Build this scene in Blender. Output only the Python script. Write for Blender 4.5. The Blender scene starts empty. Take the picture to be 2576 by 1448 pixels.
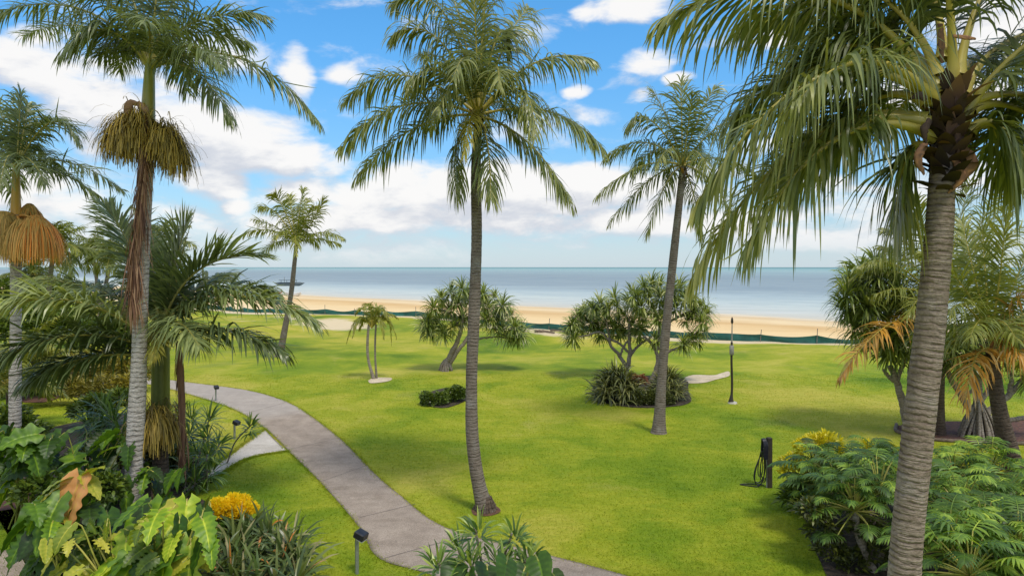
import bpy, math, random
import numpy as np
from mathutils import Vector

rng = np.random.default_rng(7)
random.seed(7)
scene = bpy.context.scene
COL = scene.collection
F, CX, HY, H = 1700.0, 1288.0, 672.0, 5.6      # focal length, centre, horizon row (2576 px wide frame), eye height
SEA_Z = -1.0
rad = math.radians

# ------------------------------------------------------------------ terrain
EU = np.array([.765, -.643]); EN = np.array([.643, .765]); SHORE = 91.7
FENCE_U = [-170, -110, -80, -70.2, -57.4, -38.9, -34.4, -22.9, -16.2, -11.6, 10, 60, 160]
FENCE_D = [-46, -47, -49, -45, -39.4, -43.5, -43, -42.3, -40, -37.5, -36, -38, -40]
def sstep(a, b, x):
    t = np.clip((np.asarray(x, float) - a) / (b - a), 0, 1); return t * t * (3 - 2 * t)
def to_ud(x, y): return EU[0] * x + EU[1] * y, EN[0] * x + EN[1] * y - SHORE
def from_ud(u, d): return EU[0] * u + EN[0] * (d + SHORE), EU[1] * u + EN[1] * (d + SHORE)
def gz(x, y):
    x = np.asarray(x, float); y = np.asarray(y, float)
    u, d = to_ud(x, y); e = np.interp(u, FENCE_U, FENCE_D)
    m = sstep(33, 42, y) * sstep(0, 7, e - d)
    w = .22 * np.sin(x * .19 + 1.1) * np.sin(y * .23 + .4) + .10 * np.sin(x * .43 - y * .31)
    return m * w
def G(px, py):
    D = F * H / (py - HY)
    for _ in range(12):
        x = (px - CX) / F * D
        D = F * (H - float(gz(x, D))) / (py - HY)
    x = (px - CX) / F * D
    return np.array([x, D, float(gz(x, D))])
def P(px, py, D): return np.array([(px - CX) / F * D, D, H + (HY - py) / F * D])

# ------------------------------------------------------------------ materials
def new_mat(name):
    m = bpy.data.materials.new(name); m.use_nodes = True
    nt = m.node_tree; nt.nodes.clear()
    out = nt.nodes.new('ShaderNodeOutputMaterial')
    return m, nt, out
class NT:
    def __init__(s, nt): s.nt = nt
    def n(s, t, **kw):
        nd = s.nt.nodes.new(t)
        for k, v in kw.items():
            if k == 'inp':
                for kk, vv in v.items():
                    s.put(nd.inputs[kk], vv)
            else: setattr(nd, k, v)
        return nd
    def put(s, sock, v):
        if isinstance(v, bpy.types.NodeSocket): s.nt.links.new(v, sock)
        elif isinstance(v, (tuple, list)) and sock.type == 'RGBA': sock.default_value = tuple(v) + ((1,) if len(v) == 3 else ())
        else: sock.default_value = v
    def math(s, op, a, b=0.0, c=0.0, clamp=False):
        nd = s.n('ShaderNodeMath', operation=op, use_clamp=clamp)
        s.put(nd.inputs[0], a); s.put(nd.inputs[1], b); s.put(nd.inputs[2], c); return nd.outputs[0]
    def vmath(s, op, a, b=(0, 0, 0), c=(0, 0, 0), out=0):
        nd = s.n('ShaderNodeVectorMath', operation=op)
        s.put(nd.inputs[0], a)
        if len(nd.inputs) > 1: s.put(nd.inputs[1], b)
        if len(nd.inputs) > 2: s.put(nd.inputs[2], c)
        return nd.outputs['Value'] if out == 'v' else nd.outputs[0]
    def mix(s, f, a, b, blend='MIX'):
        nd = s.n('ShaderNodeMix', data_type='RGBA', blend_type=blend)
        s.put(nd.inputs[0], f); s.put(nd.inputs[6], a); s.put(nd.inputs[7], b); return nd.outputs[2]
    def mr(s, v, a, b, c=0.0, d=1.0, smooth=True):
        nd = s.n('ShaderNodeMapRange', interpolation_type='SMOOTHSTEP' if smooth else 'LINEAR')
        for i, q in enumerate((v, a, b, c, d)): s.put(nd.inputs[i], q)
        return nd.outputs[0]
    def noise(s, vec, scale, detail=4, rough=.55, dist=0.0):
        nd = s.n('ShaderNodeTexNoise'); s.put(nd.inputs['Vector'], vec)
        nd.inputs['Scale'].default_value = scale; nd.inputs['Detail'].default_value = detail
        nd.inputs['Roughness'].default_value = rough; nd.inputs['Distortion'].default_value = dist
        return nd.outputs[0]
    def ramp(s, f, stops):
        nd = s.n('ShaderNodeValToRGB'); s.put(nd.inputs[0], f); cr = nd.color_ramp
        while len(cr.elements) < len(stops): cr.elements.new(.5)
        for e, (p, c) in zip(cr.elements, stops): e.position = p; e.color = tuple(c) + (1,)
        return nd.outputs[0]
    def attr(s, name): return s.n('ShaderNodeAttribute', attribute_name=name).outputs['Fac']
    def pos(s): return s.n('ShaderNodeNewGeometry').outputs['Position']
    def bump(s, h, strength, dist):
        nd = s.n('ShaderNodeBump'); s.put(nd.inputs['Height'], h)
        nd.inputs['Strength'].default_value = strength; nd.inputs['Distance'].default_value = dist; return nd.outputs[0]

def leaf_mat(name, stops, rough=.42, trans=.28, spec=.5, scale=3.0, tcol=1.25, mul=(1.75, 1.5, 1.15)):
    """tint attribute 0..1 runs through the colour stops; part of the light passes through the blade"""
    stops = [(p_, tuple(min(.9, c_ * k_) for c_, k_ in zip(q_, mul))) for p_, q_ in stops]
    m, nt, out = new_mat(name); N = NT(nt)
    t = N.attr('tint')
    nz = N.noise(N.pos(), scale, 3)
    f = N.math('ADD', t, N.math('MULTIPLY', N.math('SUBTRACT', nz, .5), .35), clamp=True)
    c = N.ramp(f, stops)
    p = N.n('ShaderNodeBsdfPrincipled', inp={'Base Color': c, 'Roughness': rough, 'Specular IOR Level': spec})
    tr = N.n('ShaderNodeBsdfTranslucent', inp={'Color': N.mix(1.0, c, (tcol, tcol * .95, .5), 'MULTIPLY')})
    mx = N.n('ShaderNodeMixShader', inp={0: trans, 1: p.outputs[0], 2: tr.outputs[0]})
    nt.links.new(mx.outputs[0], out.inputs[0]); return m

def simple_mat(name, col, col2=None, rough=.6, scale=8.0, metal=0.0, bump=0.0, spec=.4):
    m, nt, out = new_mat(name); N = NT(nt)
    nz = N.noise(N.pos(), scale, 5)
    c = N.mix(N.mr(nz, .3, .7), col, col2 or tuple(v * .75 for v in col))
    p = N.n('ShaderNodeBsdfPrincipled', inp={'Base Color': c, 'Roughness': rough, 'Metallic': metal, 'Specular IOR Level': spec})
    if bump: nt.links.new(N.bump(nz, .6, bump), p.inputs['Normal'])
    nt.links.new(p.outputs[0], out.inputs[0]); return m

def trunk_mat(name, dark, mid, light, ring=14.0, amount=.7, lichen=(.42, .42, .40), lic=.35):
    """bark: ring scars along the trunk's own length (attribute 'len'), blotches and pale lichen"""
    m, nt, out = new_mat(name); N = NT(nt)
    pos = N.pos(); ln = N.attr('len')
    n1 = N.noise(pos, 5.0, 4); n2 = N.noise(pos, 2.2, 4); n3 = N.noise(pos, 30.0, 3)
    ph = N.math('ADD', N.math('MULTIPLY', ln, ring * 6.283), N.math('MULTIPLY', n1, 9.0))
    w = N.math('ADD', N.math('MULTIPLY', N.math('SINE', ph), .5), .5)
    ph2 = N.math('ADD', N.math('MULTIPLY', ln, ring * 11.3), N.math('MULTIPLY', n2, 14.0))
    w2 = N.math('ADD', N.math('MULTIPLY', N.math('SINE', ph2), .5), .5)
    w = N.math('MULTIPLY', N.math('POWER', w, 2.5), N.mr(N.noise(N.vmath('MULTIPLY', pos, (7, 7, 26)), 1.0, 3), .3, .62))
    w = N.math('MAXIMUM', w, N.math('MULTIPLY', N.math('POWER', w2, 5.0), N.mr(n1, .42, .6, 0, .7)))
    st = N.noise(N.vmath('MULTIPLY', pos, (9, 9, 70)), 1.0, 4, .7)
    base = N.mix(N.mr(n1, .3, .7), mid, light)
    base = N.mix(N.mr(st, .35, .7, 0, .55), base, N.mix(1.0, base, (.55, .52, .5), 'MULTIPLY'))
    base = N.mix(N.math('MULTIPLY', w, amount), base, dark)
    base = N.mix(N.math('MULTIPLY', N.mr(n2, .52, .72), lic), base, lichen)
    base = N.mix(N.mr(n3, .35, .75, 0, .35), base, dark)
    p = N.n('ShaderNodeBsdfPrincipled', inp={'Base Color': base, 'Roughness': .88, 'Specular IOR Level': .2})
    h = N.math('ADD', N.math('MULTIPLY', w, -.6), N.math('MULTIPLY', n3, .6))
    nt.links.new(N.bump(h, .7, .03), p.inputs['Normal'])
    nt.links.new(p.outputs[0], out.inputs[0]); return m

M = {}
M['coco'] = leaf_mat('coconut_leaf', [(0, (.030, .045, .020)), (.35, (.072, .098, .036)), (.6, (.125, .150, .050)), (.8, (.20, .215, .085)), (1, (.30, .29, .13))], rough=.34, trans=.34, mul=(1.55, 1.52, 1.15))
M['coco_far'] = leaf_mat('coconut_leaf_far', [(0, (.035, .055, .022)), (.4, (.085, .115, .035)), (.75, (.16, .18, .05)), (1, (.28, .27, .09))], rough=.38, trans=.36, mul=(1.9, 1.75, 1.0))
M['king'] = leaf_mat('king_palm_leaf', [(0, (.026, .040, .020)), (.35, (.066, .090, .042)), (.7, (.13, .16, .070)), (1, (.24, .27, .13))], rough=.33, trans=.34, mul=(1.8, 1.78, 1.4))
M['young'] = leaf_mat('young_palm_leaf', [(0, (.06, .09, .02)), (.5, (.15, .19, .04)), (1, (.30, .30, .08))], rough=.4, trans=.35)
M['pandan'] = leaf_mat('pandanus_leaf', [(0, (.028, .040, .014)), (.35, (.075, .105, .032)), (.65, (.13, .175, .045)), (.85, (.20, .235, .07)), (1, (.32, .33, .20))], rough=.36, trans=.3, mul=(1.8, 1.75, 1.3))
M['orange_frond'] = leaf_mat('dying_frond', [(0, (.10, .05, .02)), (.4, (.34, .20, .04)), (.75, (.55, .27, .03)), (1, (.55, .42, .22))], rough=.55, trans=.3, mul=(1.2, 1.2, 1.1))
M['brown_frond'] = leaf_mat('dead_frond', [(0, (.07, .03, .02)), (.5, (.20, .10, .06)), (1, (.36, .22, .14))], rough=.7, trans=.15, mul=(1.2, 1.2, 1.1))
M['philo'] = leaf_mat('philodendron_leaf', [(0, (.010, .022, .005)), (.35, (.028, .065, .009)), (.65, (.085, .155, .014)), (.85, (.20, .27, .02)), (1, (.38, .40, .06))], rough=.45, trans=.36, scale=5, mul=(1.9, 1.95, 1.3))
M['philo_yellow'] = leaf_mat('philodendron_leaf_yellow', [(0, (.03, .06, .008)), (.4, (.10, .16, .015)), (.75, (.24, .28, .03)), (1, (.42, .40, .07))], rough=.42, trans=.32, scale=5, mul=(1.35, 1.3, 1.0))
M['philo_orange'] = leaf_mat('philodendron_leaf_orange', [(0, (.28, .12, .03)), (.35, (.50, .22, .07)), (.6, (.62, .30, .12)), (.8, (.55, .36, .06)), (1, (.62, .50, .10))], rough=.5, trans=.3, scale=11, mul=(1.2, 1.2, 1.1))
M['selloum'] = leaf_mat('split_leaf', [(0, (.014, .030, .008)), (.4, (.040, .080, .016)), (.75, (.10, .165, .026)), (1, (.24, .30, .05))], rough=.46, mul=(2.2, 2.2, 1.5), trans=.34, scale=5)
M['dracaena'] = leaf_mat('dracaena_leaf', [(0, (.016, .035, .012)), (.45, (.045, .085, .026)), (.8, (.10, .16, .04)), (1, (.20, .25, .08))], rough=.35, trans=.3, mul=(2.1, 2.0, 1.4))
M['brom'] = leaf_mat('bromeliad_leaf', [(0, (.016, .032, .012)), (.45, (.055, .100, .032)), (.75, (.12, .165, .07)), (.9, (.24, .22, .16)), (1, (.45, .18, .05))], rough=.34, trans=.22)
M['lily'] = leaf_mat('strap_leaf', [(0, (.02, .03, .012)), (.45, (.055, .075, .025)), (.8, (.12, .15, .05)), (1, (.20, .22, .08))], rough=.38, trans=.22)
M['hedge'] = leaf_mat('hedge_leaf', [(0, (.012, .02, .006)), (.5, (.045, .065, .014)), (.85, (.12, .15, .025)), (1, (.2, .2, .04))], rough=.45, trans=.22)
M['bush'] = leaf_mat('bush_leaf', [(0, (.012, .028, .006)), (.5, (.045, .085, .012)), (.85, (.11, .17, .02)), (1, (.2, .25, .03))], rough=.4, trans=.25)
M['croton'] = leaf_mat('croton_leaf', [(0, (.07, .07, .015)), (.4, (.18, .16, .03)), (.75, (.36, .29, .04)), (1, (.52, .36, .06))], rough=.4, trans=.3, mul=(1.2, 1.2, 1.1))
M['yellowflower'] = leaf_mat('yellow_bract', [(0, (.55, .40, .01)), (.4, (.70, .53, .012)), (.8, (.75, .62, .015)), (1, (.78, .68, .05))], rough=.6, trans=.5, mul=(1.2, 1.2, 1.1))
M['yellowgreen'] = leaf_mat('yellow_green_leaf', [(0, (.16, .19, .01)), (.45, (.42, .40, .02)), (.75, (.70, .58, .02)), (1, (.80, .62, .03))], rough=.45, trans=.3, mul=(1.2, 1.2, 1.1))
M['red'] = leaf_mat('red_leaf', [(0, (.06, .02, .015)), (.5, (.22, .06, .03)), (1, (.42, .16, .08))], rough=.4, trans=.3, mul=(1.2, 1.2, 1.1))
M['tassel_gold'] = leaf_mat('gold_strand', [(0, (.20, .13, .03)), (.4, (.42, .28, .07)), (.7, (.58, .34, .09)), (1, (.70, .24, .03))], rough=.6, trans=.15, mul=(1.2, 1.2, 1.1))
M['tassel_olive'] = leaf_mat('olive_strand', [(0, (.07, .055, .015)), (.5, (.26, .19, .035)), (1, (.50, .34, .06))], rough=.6, trans=.15, mul=(1.2, 1.2, 1.1))
M['fibre'] = leaf_mat('brown_fibre', [(0, (.018, .011, .009)), (.5, (.07, .04, .03)), (.85, (.22, .11, .06)), (1, (.45, .22, .10))], rough=.85, trans=.05, mul=(1.2, 1.2, 1.1))
M['stalk'] = leaf_mat('leaf_stalk', [(0, (.12, .11, .02)), (.5, (.26, .22, .035)), (1, (.40, .32, .06))], rough=.38, trans=0, mul=(1.2, 1.2, 1.1))
M['stalk_dark'] = leaf_mat('leaf_stalk_dark', [(0, (.04, .05, .015)), (.5, (.10, .11, .03)), (1, (.22, .22, .06))], rough=.42, trans=0)
M['shaft'] = leaf_mat('crownshaft', [(0, (.04, .06, .012)), (.5, (.12, .15, .03)), (1, (.26, .22, .05))], rough=.35, trans=0, scale=6)
M['shaft_gold'] = leaf_mat('crownshaft_gold', [(0, (.12, .11, .02)), (.5, (.30, .21, .03)), (1, (.50, .26, .03))], rough=.35, trans=0, scale=6, mul=(1.2, 1.2, 1.1))
M['petiole'] = leaf_mat('petiole', [(0, (.06, .09, .02)), (.5, (.16, .20, .04)), (1, (.34, .34, .12))], rough=.4, trans=0)
M['trunk_coco'] = trunk_mat('coconut_bark', (.055, .042, .033), (.21, .17, .14), (.31, .265, .225), ring=13, amount=.7)
M['trunk_big'] = trunk_mat('coconut_bark_near', (.06, .042, .032), (.28, .215, .17), (.42, .34, .28), ring=15, amount=.75, lic=.2)
M['trunk_king'] = trunk_mat('king_bark', (.14, .12, .10), (.50, .46, .42), (.64, .60, .56), ring=9, amount=.85, lichen=(.62, .60, .56))
M['trunk_dark'] = trunk_mat('dark_bark', (.03, .022, .016), (.11, .08, .06), (.19, .145, .11), ring=10, amount=.6, lic=.05)
M['trunk_pandan'] = trunk_mat('pandanus_bark', (.09, .07, .055), (.30, .25, .20), (.42, .37, .31), ring=9, amount=.5)

def lawn_material():
    m, nt, out = new_mat('lawn_turf'); N = NT(nt)
    pos = N.pos()
    big = N.noise(pos, .11, 3, .5, .4); mid = N.noise(pos, .55, 4, .6, .6); fine = N.noise(pos, 9.0, 5, .7); vf = N.noise(pos, 60.0, 3, .7)
    t = N.math('ADD', N.math('MULTIPLY', big, .68), N.math('MULTIPLY', mid, .32))
    c = N.ramp(t, [(.34, (.095, .18, .005)), (.44, (.19, .275, .010)), (.52, (.30, .345, .018)), (.62, (.43, .41, .055))])
    c = N.mix(N.mr(fine, .3, .7, 0, .5), c, N.mix(1.0, c, (.62, .66, .5), 'MULTIPLY'))
    c = N.mix(N.mr(vf, .3, .75, 0, .35), c, N.mix(1.0, c, (1.35, 1.25, 1.3), 'MULTIPLY'))
    # far lawn is drier and yellower
    y = N.n('ShaderNodeSeparateXYZ', inp={0: pos}).outputs[1]
    c = N.mix(N.mr(y, 32, 55, 0, .55), c, N.mix(1.0, c, (1.25, 1.05, 1.3), 'MULTIPLY'))
    stk = N.noise(N.vmath('MULTIPLY', pos, (1.3, 4.5, 1)), 1.0, 5, .7, .8)
    c = N.mix(N.mr(stk, .45, .72, 0, .55), c, N.mix(1.0, c, (1.45, 1.22, 2.2), 'MULTIPLY'))
    c = N.mix(N.mr(stk, .5, .28, 0, .4), c, N.mix(1.0, c, (.6, .78, .6), 'MULTIPLY'))
    s = N.attr('sandy')
    s = N.math('ADD', s, N.math('MULTIPLY', N.math('SUBTRACT', N.noise(pos, .5, 5, .65), .5), 1.2))
    sandc = N.mix(fine, (.60, .48, .29), (.74, .61, .41))
    wear = N.noise(pos, .33, 5, .65, .5)
    c = N.mix(N.mr(wear, .56, .74, 0, .5), c, (.36, .33, .09))
    c = N.mix(N.mr(s, .35, .78), c, sandc)
    p = N.n('ShaderNodeBsdfPrincipled', inp={'Base Color': c, 'Roughness': .8, 'Specular IOR Level': .15})
    nt.links.new(N.bump(N.math('ADD', fine, N.math('MULTIPLY', vf, .6)), .5, .06), p.inputs['Normal'])
    nt.links.new(p.outputs[0], out.inputs[0]); return m
def grass_material():
    m, nt, out = new_mat('grass_blade'); N = NT(nt)
    pos = N.pos()
    big = N.noise(pos, .11, 3, .5, .4); mid = N.noise(pos, .55, 4, .6, .6)
    t = N.math('ADD', N.math('MULTIPLY', big, .68), N.math('MULTIPLY', mid, .32))
    c = N.ramp(t, [(.34, (.11, .21, .006)), (.44, (.22, .32, .012)), (.52, (.35, .40, .022)), (.62, (.49, .48, .065))])
    tint = N.attr('tint')
    c = N.mix(tint, N.mix(1.0, c, (.75, .8, .7), 'MULTIPLY'), N.mix(1.0, c, (1.3, 1.2, 1.6), 'MULTIPLY'))
    d = N.n('ShaderNodeBsdfPrincipled', inp={'Base Color': c, 'Roughness': .6, 'Specular IOR Level': .2})
    tr = N.n('ShaderNodeBsdfTranslucent', inp={'Color': c})
    mx = N.n('ShaderNodeMixShader', inp={0: .45, 1: d.outputs[0], 2: tr.outputs[0]})
    nt.links.new(mx.outputs[0], out.inputs[0]); return m
def sand_material():
    m, nt, out = new_mat('beach_sand'); N = NT(nt)
    pos = N.pos()
    d = N.math('SUBTRACT', N.vmath('DOT_PRODUCT', pos, (EN[0], EN[1], 0), out='v'), SHORE)
    n1 = N.noise(pos, .25, 5, .6); n2 = N.noise(pos, 4.0, 5, .6)
    st = N.noise(N.vmath('MULTIPLY', pos, (.05, .25, 1)), 1.0, 4, .6)
    dd = N.math('ADD', d, N.math('MULTIPLY', N.math('SUBTRACT', st, .5), 14.0))
    c = N.ramp(N.mr(dd, -50, 5, smooth=False), [(0, (.80, .64, .40)), (.35, (.80, .58, .30)), (.55, (.66, .43, .19)), (.68, (.80, .62, .37)), (.80, (.68, .50, .29)), (.90, (.70, .62, .48)), (1, (.62, .60, .52))])
    c = N.mix(N.mr(n1, .35, .7, 0, .3), c, N.mix(1.0, c, (.86, .83, .78), 'MULTIPLY'))
    c = N.mix(N.mr(n2, .4, .7, 0, .25), c, N.mix(1.0, c, (.8, .78, .74), 'MULTIPLY'))
    p = N.n('ShaderNodeBsdfPrincipled', inp={'Base Color': c, 'Roughness': .85, 'Specular IOR Level': .2})
    nt.links.new(N.bump(n2, .4, .05), p.inputs['Normal'])
    nt.links.new(p.outputs[0], out.inputs[0]); return m
def sea_material():
    m, nt, out = new_mat('sea_water'); N = NT(nt)
    pos = N.pos()
    d = N.math('SUBTRACT', N.vmath('DOT_PRODUCT', pos, (EN[0], EN[1], 0), out='v'), SHORE)
    st = N.noise(N.vmath('MULTIPLY', pos, (.012, .05, 1)), 1.0, 5, .6, .5)
    st2 = N.noise(N.vmath('MULTIPLY', pos, (.06, .35, 1)), 1.0, 4, .6)
    ld = N.math('LOGARITHM', N.math('MAXIMUM', N.math('ADD', d, N.math('MULTIPLY', N.math('SUBTRACT', st, .5), N.math('MULTIPLY', N.math('MAXIMUM', d, 8.0), .9))), 1.0), 10.0)
    c = N.ramp(N.math('MULTIPLY', ld, .22), [(0, (.66, .60, .48)), (.20, (.62, .61, .53)), (.33, (.54, .59, .55)), (.39, (.43, .50, .50)), (.44, (.31, .37, .39)), (.55, (.285, .345, .365)), (.62, (.32, .41, .42)), (.68, (.33, .46, .45)), (.80, (.22, .38, .38)), (.88, (.09, .20, .21))])
    foam = N.math('MULTIPLY', N.mr(N.noise(N.vmath('MULTIPLY', pos, (.035, .30, 1)), 1.0, 5, .7, 1.0), .56, .66), N.math('MULTIPLY', N.mr(d, 2, 10), N.mr(d, 60, 20)))
    c = N.mix(N.math('MULTIPLY', foam, .55), c, (.78, .78, .74))
    c = N.mix(N.mr(st2, .35, .7, 0, .38), c, N.mix(1.0, c, (.72, .76, .8), 'MULTIPLY'))
    u = N.vmath('DOT_PRODUCT', pos, (EU[0], EU[1], 0), out='v')
    band = N.noise(N.n('ShaderNodeCombineXYZ', inp={0: N.math('MULTIPLY', u, .006), 1: N.math('MULTIPLY', ld, 26.0)}).outputs[0], 1.0, 5, .65)
    rip = N.noise(N.n('ShaderNodeCombineXYZ', inp={0: N.math('MULTIPLY', u, .05), 1: N.math('MULTIPLY', N.math('LOGARITHM', N.math('MAXIMUM', d, 1.0), 10.0), 120.0)}).outputs[0], 1.0, 3, .7)
    c = N.mix(N.mr(band, .38, .62, 0, .45), c, N.mix(1.0, c, (.74, .78, .84), 'MULTIPLY'))
    c = N.mix(N.mr(rip, .5, .72, 0, .40), c, N.mix(1.0, c, (.70, .74, .80), 'MULTIPLY'))
    c = N.mix(N.mr(rip, .45, .25, 0, .25), c, N.mix(1.0, c, (1.3, 1.28, 1.24), 'MULTIPLY'))
    df = N.n('ShaderNodeBsdfDiffuse', inp={'Color': c})
    b = N.bump(N.noise(N.vmath('MULTIPLY', pos, (.5, 1.2, 1)), 1.0, 4, .65), .5, .25)
    gl = N.n('ShaderNodeBsdfGlossy', inp={'Color': (.75, .85, .95), 'Roughness': .22, 'Normal': b})
    mx = N.n('ShaderNodeMixShader', inp={0: .12, 1: df.outputs[0], 2: gl.outputs[0]})
    nt.links.new(mx.outputs[0], out.inputs[0]); return m
def concrete_material(name, a, b, joint=None):
    m, nt, out = new_mat(name); N = NT(nt)
    pos = N.pos()
    n0 = N.noise(pos, .35, 3, .5); n1 = N.noise(pos, 1.7, 5, .65); n2 = N.noise(pos, 55.0, 4, .75); n3 = N.noise(pos, 14.0, 4, .7)
    c = N.mix(N.mr(n1, .3, .7), a, b)
    c = N.mix(N.mr(n0, .35, .65, 0, .5), c, N.mix(1.0, c, (1.15, 1.15, 1.14), 'MULTIPLY'))
    c = N.mix(N.mr(n2, .35, .65, 0, .85), c, N.mix(1.0, c, (.5, .48, .46), 'MULTIPLY'))
    n4 = N.noise(pos, 120.0, 2, .6)
    c = N.mix(N.mr(n4, .5, .75, 0, .6), c, N.mix(1.0, c, (1.7, 1.65, 1.6), 'MULTIPLY'))
    n5 = N.noise(N.vmath('MULTIPLY', pos, (.7, 2.2, 1)), 1.0, 5, .7, .6)
    c = N.mix(N.mr(n5, .5, .72, 0, .5), c, N.mix(1.0, c, (.68, .66, .62), 'MULTIPLY'))
    c = N.mix(N.mr(n3, .55, .8, 0, .35), c, N.mix(1.0, c, (.7, .68, .66), 'MULTIPLY'))
    e = N.attr('edge')     # grime along the edges and joints, lighter upper slabs
    c = N.mix(N.math('MULTIPLY', N.mr(e, .5, 1.0), .55), c, (.05, .042, .035))
    c = N.mix(N.attr('pale'), c, N.mix(.6, c, (.50, .47, .44)))
    p = N.n('ShaderNodeBsdfPrincipled', inp={'Base Color': c, 'Roughness': .9, 'Specular IOR Level': .2})
    nt.links.new(N.bump(n2, .5, .012), p.inputs['Normal'])
    nt.links.new(p.outputs[0], out.inputs[0]); return m
M['lawn'] = lawn_material(); M['grass'] = grass_material(); M['sand'] = sand_material(); M['sea'] = sea_material()
M['path'] = concrete_material('aggregate_concrete', (.325, .265, .215), (.445, .37, .305))
M['path_light'] = concrete_material('pale_concrete', (.56, .52, .47), (.66, .62, .57))
M['soil'] = simple_mat('garden_soil', (.075, .055, .038), (.022, .017, .011), .95, 9.0, bump=.08)
M['joint'] = simple_mat('path_joint', (.17, .14, .12), None, .9)
M['mulch'] = simple_mat('red_mulch', (.16, .07, .045), (.07, .035, .028), .95, 9.0, bump=.04)
M['sandpatch'] = simple_mat('bare_sand', (.66, .55, .40), (.50, .40, .27), .9, 2.0, bump=.03)
M['timber'] = simple_mat('weathered_timber', (.20, .15, .11), (.10, .075, .055), .85, 12.0, bump=.01)
M['net'] = simple_mat('green_shade_net', (.012, .07, .062), (.02, .13, .11), .7, 1.2)
M['stake'] = simple_mat('grey_stake', (.22, .2, .18), None, .7)
M['black_metal'] = simple_mat('black_metal', (.012, .012, .014), (.025, .025, .03), .4, 10.0)
M['bronze'] = simple_mat('dark_bronze', (.03, .024, .018), (.05, .04, .03), .5, 10.0)
M['grey_metal'] = simple_mat('galvanised_metal', (.40, .42, .42), (.28, .30, .31), .4, 14.0, metal=.6)
M['box_grey'] = simple_mat('grey_box', (.35, .33, .30), None, .6)
M['white'] = simple_mat('white_paint', (.75, .75, .72), (.6, .6, .58), .5, 5.0)
M['rubber'] = simple_mat('black_hose', (.010, .010, .016), (.02, .02, .03), .35, 20.0)
M['green_hose'] = simple_mat('green_hose', (.06, .075, .03), None, .5, 20.0)
M['post_wood'] = simple_mat('dark_post', (.055, .045, .03), (.03, .025, .018), .8, 14.0, bump=.01)
M['lens'] = simple_mat('lamp_lens', (.75, .76, .78), None, .3)
M['redpaint'] = simple_mat('red_paint', (.5, .06, .06), None, .5)
M['hull'] = simple_mat('boat_hull', (.10, .13, .14), (.07, .09, .10), .5)
M['concrete_foot'] = simple_mat('footing_concrete', (.58, .55, .5), None, .9)

# ------------------------------------------------------------------ mesh building
class MB:
    def __init__(s): s.v = []; s.f = []; s.nv = 0; s.t = []; s.l = []; s.extra = {}
    def add(s, verts, faces, mi=0, tint=.5, ln=0.0):
        verts = np.asarray(verts, float).reshape(-1, 3); n = len(verts)
        s.v.append(verts); s.t.append(np.broadcast_to(np.asarray(tint, float), (n,)).copy()); s.l.append(np.broadcast_to(np.asarray(ln, float), (n,)).copy())
        s.f.append((np.asarray(faces, np.int64) + s.nv, mi)); s.nv += n
    def build(s, name, mats, parent=None, smooth=True, origin=None, sharp=False):
        me = bpy.data.meshes.new(name)
        v = np.concatenate(s.v)
        if parent is not None:
            o_ = np.array(parent.location) if parent.parent is None else np.array(parent.parent.location)
            v = v - o_
        elif origin is not None: v = v - origin
        me.vertices.add(len(v)); me.vertices.foreach_set('co', v.astype(np.float32).ravel())
        loops = np.concatenate([f.ravel() for f, _ in s.f]); tot = np.concatenate([np.full(len(f), f.shape[1]) for f, _ in s.f])
        mi = np.concatenate([np.full(len(f), m) for f, m in s.f])
        me.loops.add(len(loops)); me.loops.foreach_set('vertex_index', loops.astype(np.int32))
        me.polygons.add(len(tot)); st = np.concatenate([[0], np.cumsum(tot)[:-1]])
        me.polygons.foreach_set('loop_start', st.astype(np.int32)); me.polygons.foreach_set('loop_total', tot.astype(np.int32))
        me.polygons.foreach_set('material_index', mi.astype(np.int32))
        me.polygons.foreach_set('use_smooth', np.full(len(tot), smooth))
        for nm, arr in [('tint', np.concatenate(s.t)), ('len', np.concatenate(s.l))] + [(k, np.concatenate(a)) for k, a in s.extra.items()]:
            a = me.attributes.new(nm, 'FLOAT', 'POINT'); a.data.foreach_set('value', arr.astype(np.float32))
        me.update(calc_edges=True); me.validate()
        for m in (mats if isinstance(mats, (list, tuple)) else [mats]): me.materials.append(m)
        ob = bpy.data.objects.new(name, me); COL.objects.link(ob)
        if parent is not None: ob.parent = parent
        elif origin is not None: ob.location = origin
        return ob
def nrm(a): return a / np.maximum(np.linalg.norm(a, axis=-1, keepdims=True), 1e-9)
def tag(o, label=None, cat=None, group=None, kind=None):
    for k, v in (('label', label), ('category', cat), ('group', group), ('kind', kind)):
        if v: o[k] = v
    return o
def thing(name, label, cat, loc, group=None):
    o = bpy.data.objects.new(name, None); COL.objects.link(o); o.location = Vector([float(c) for c in loc]); o.empty_display_size = .2
    return tag(o, label, cat, group)
def empty_part(name, parent):
    o = bpy.data.objects.new(name, None); COL.objects.link(o); o.parent = parent; return o

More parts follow.
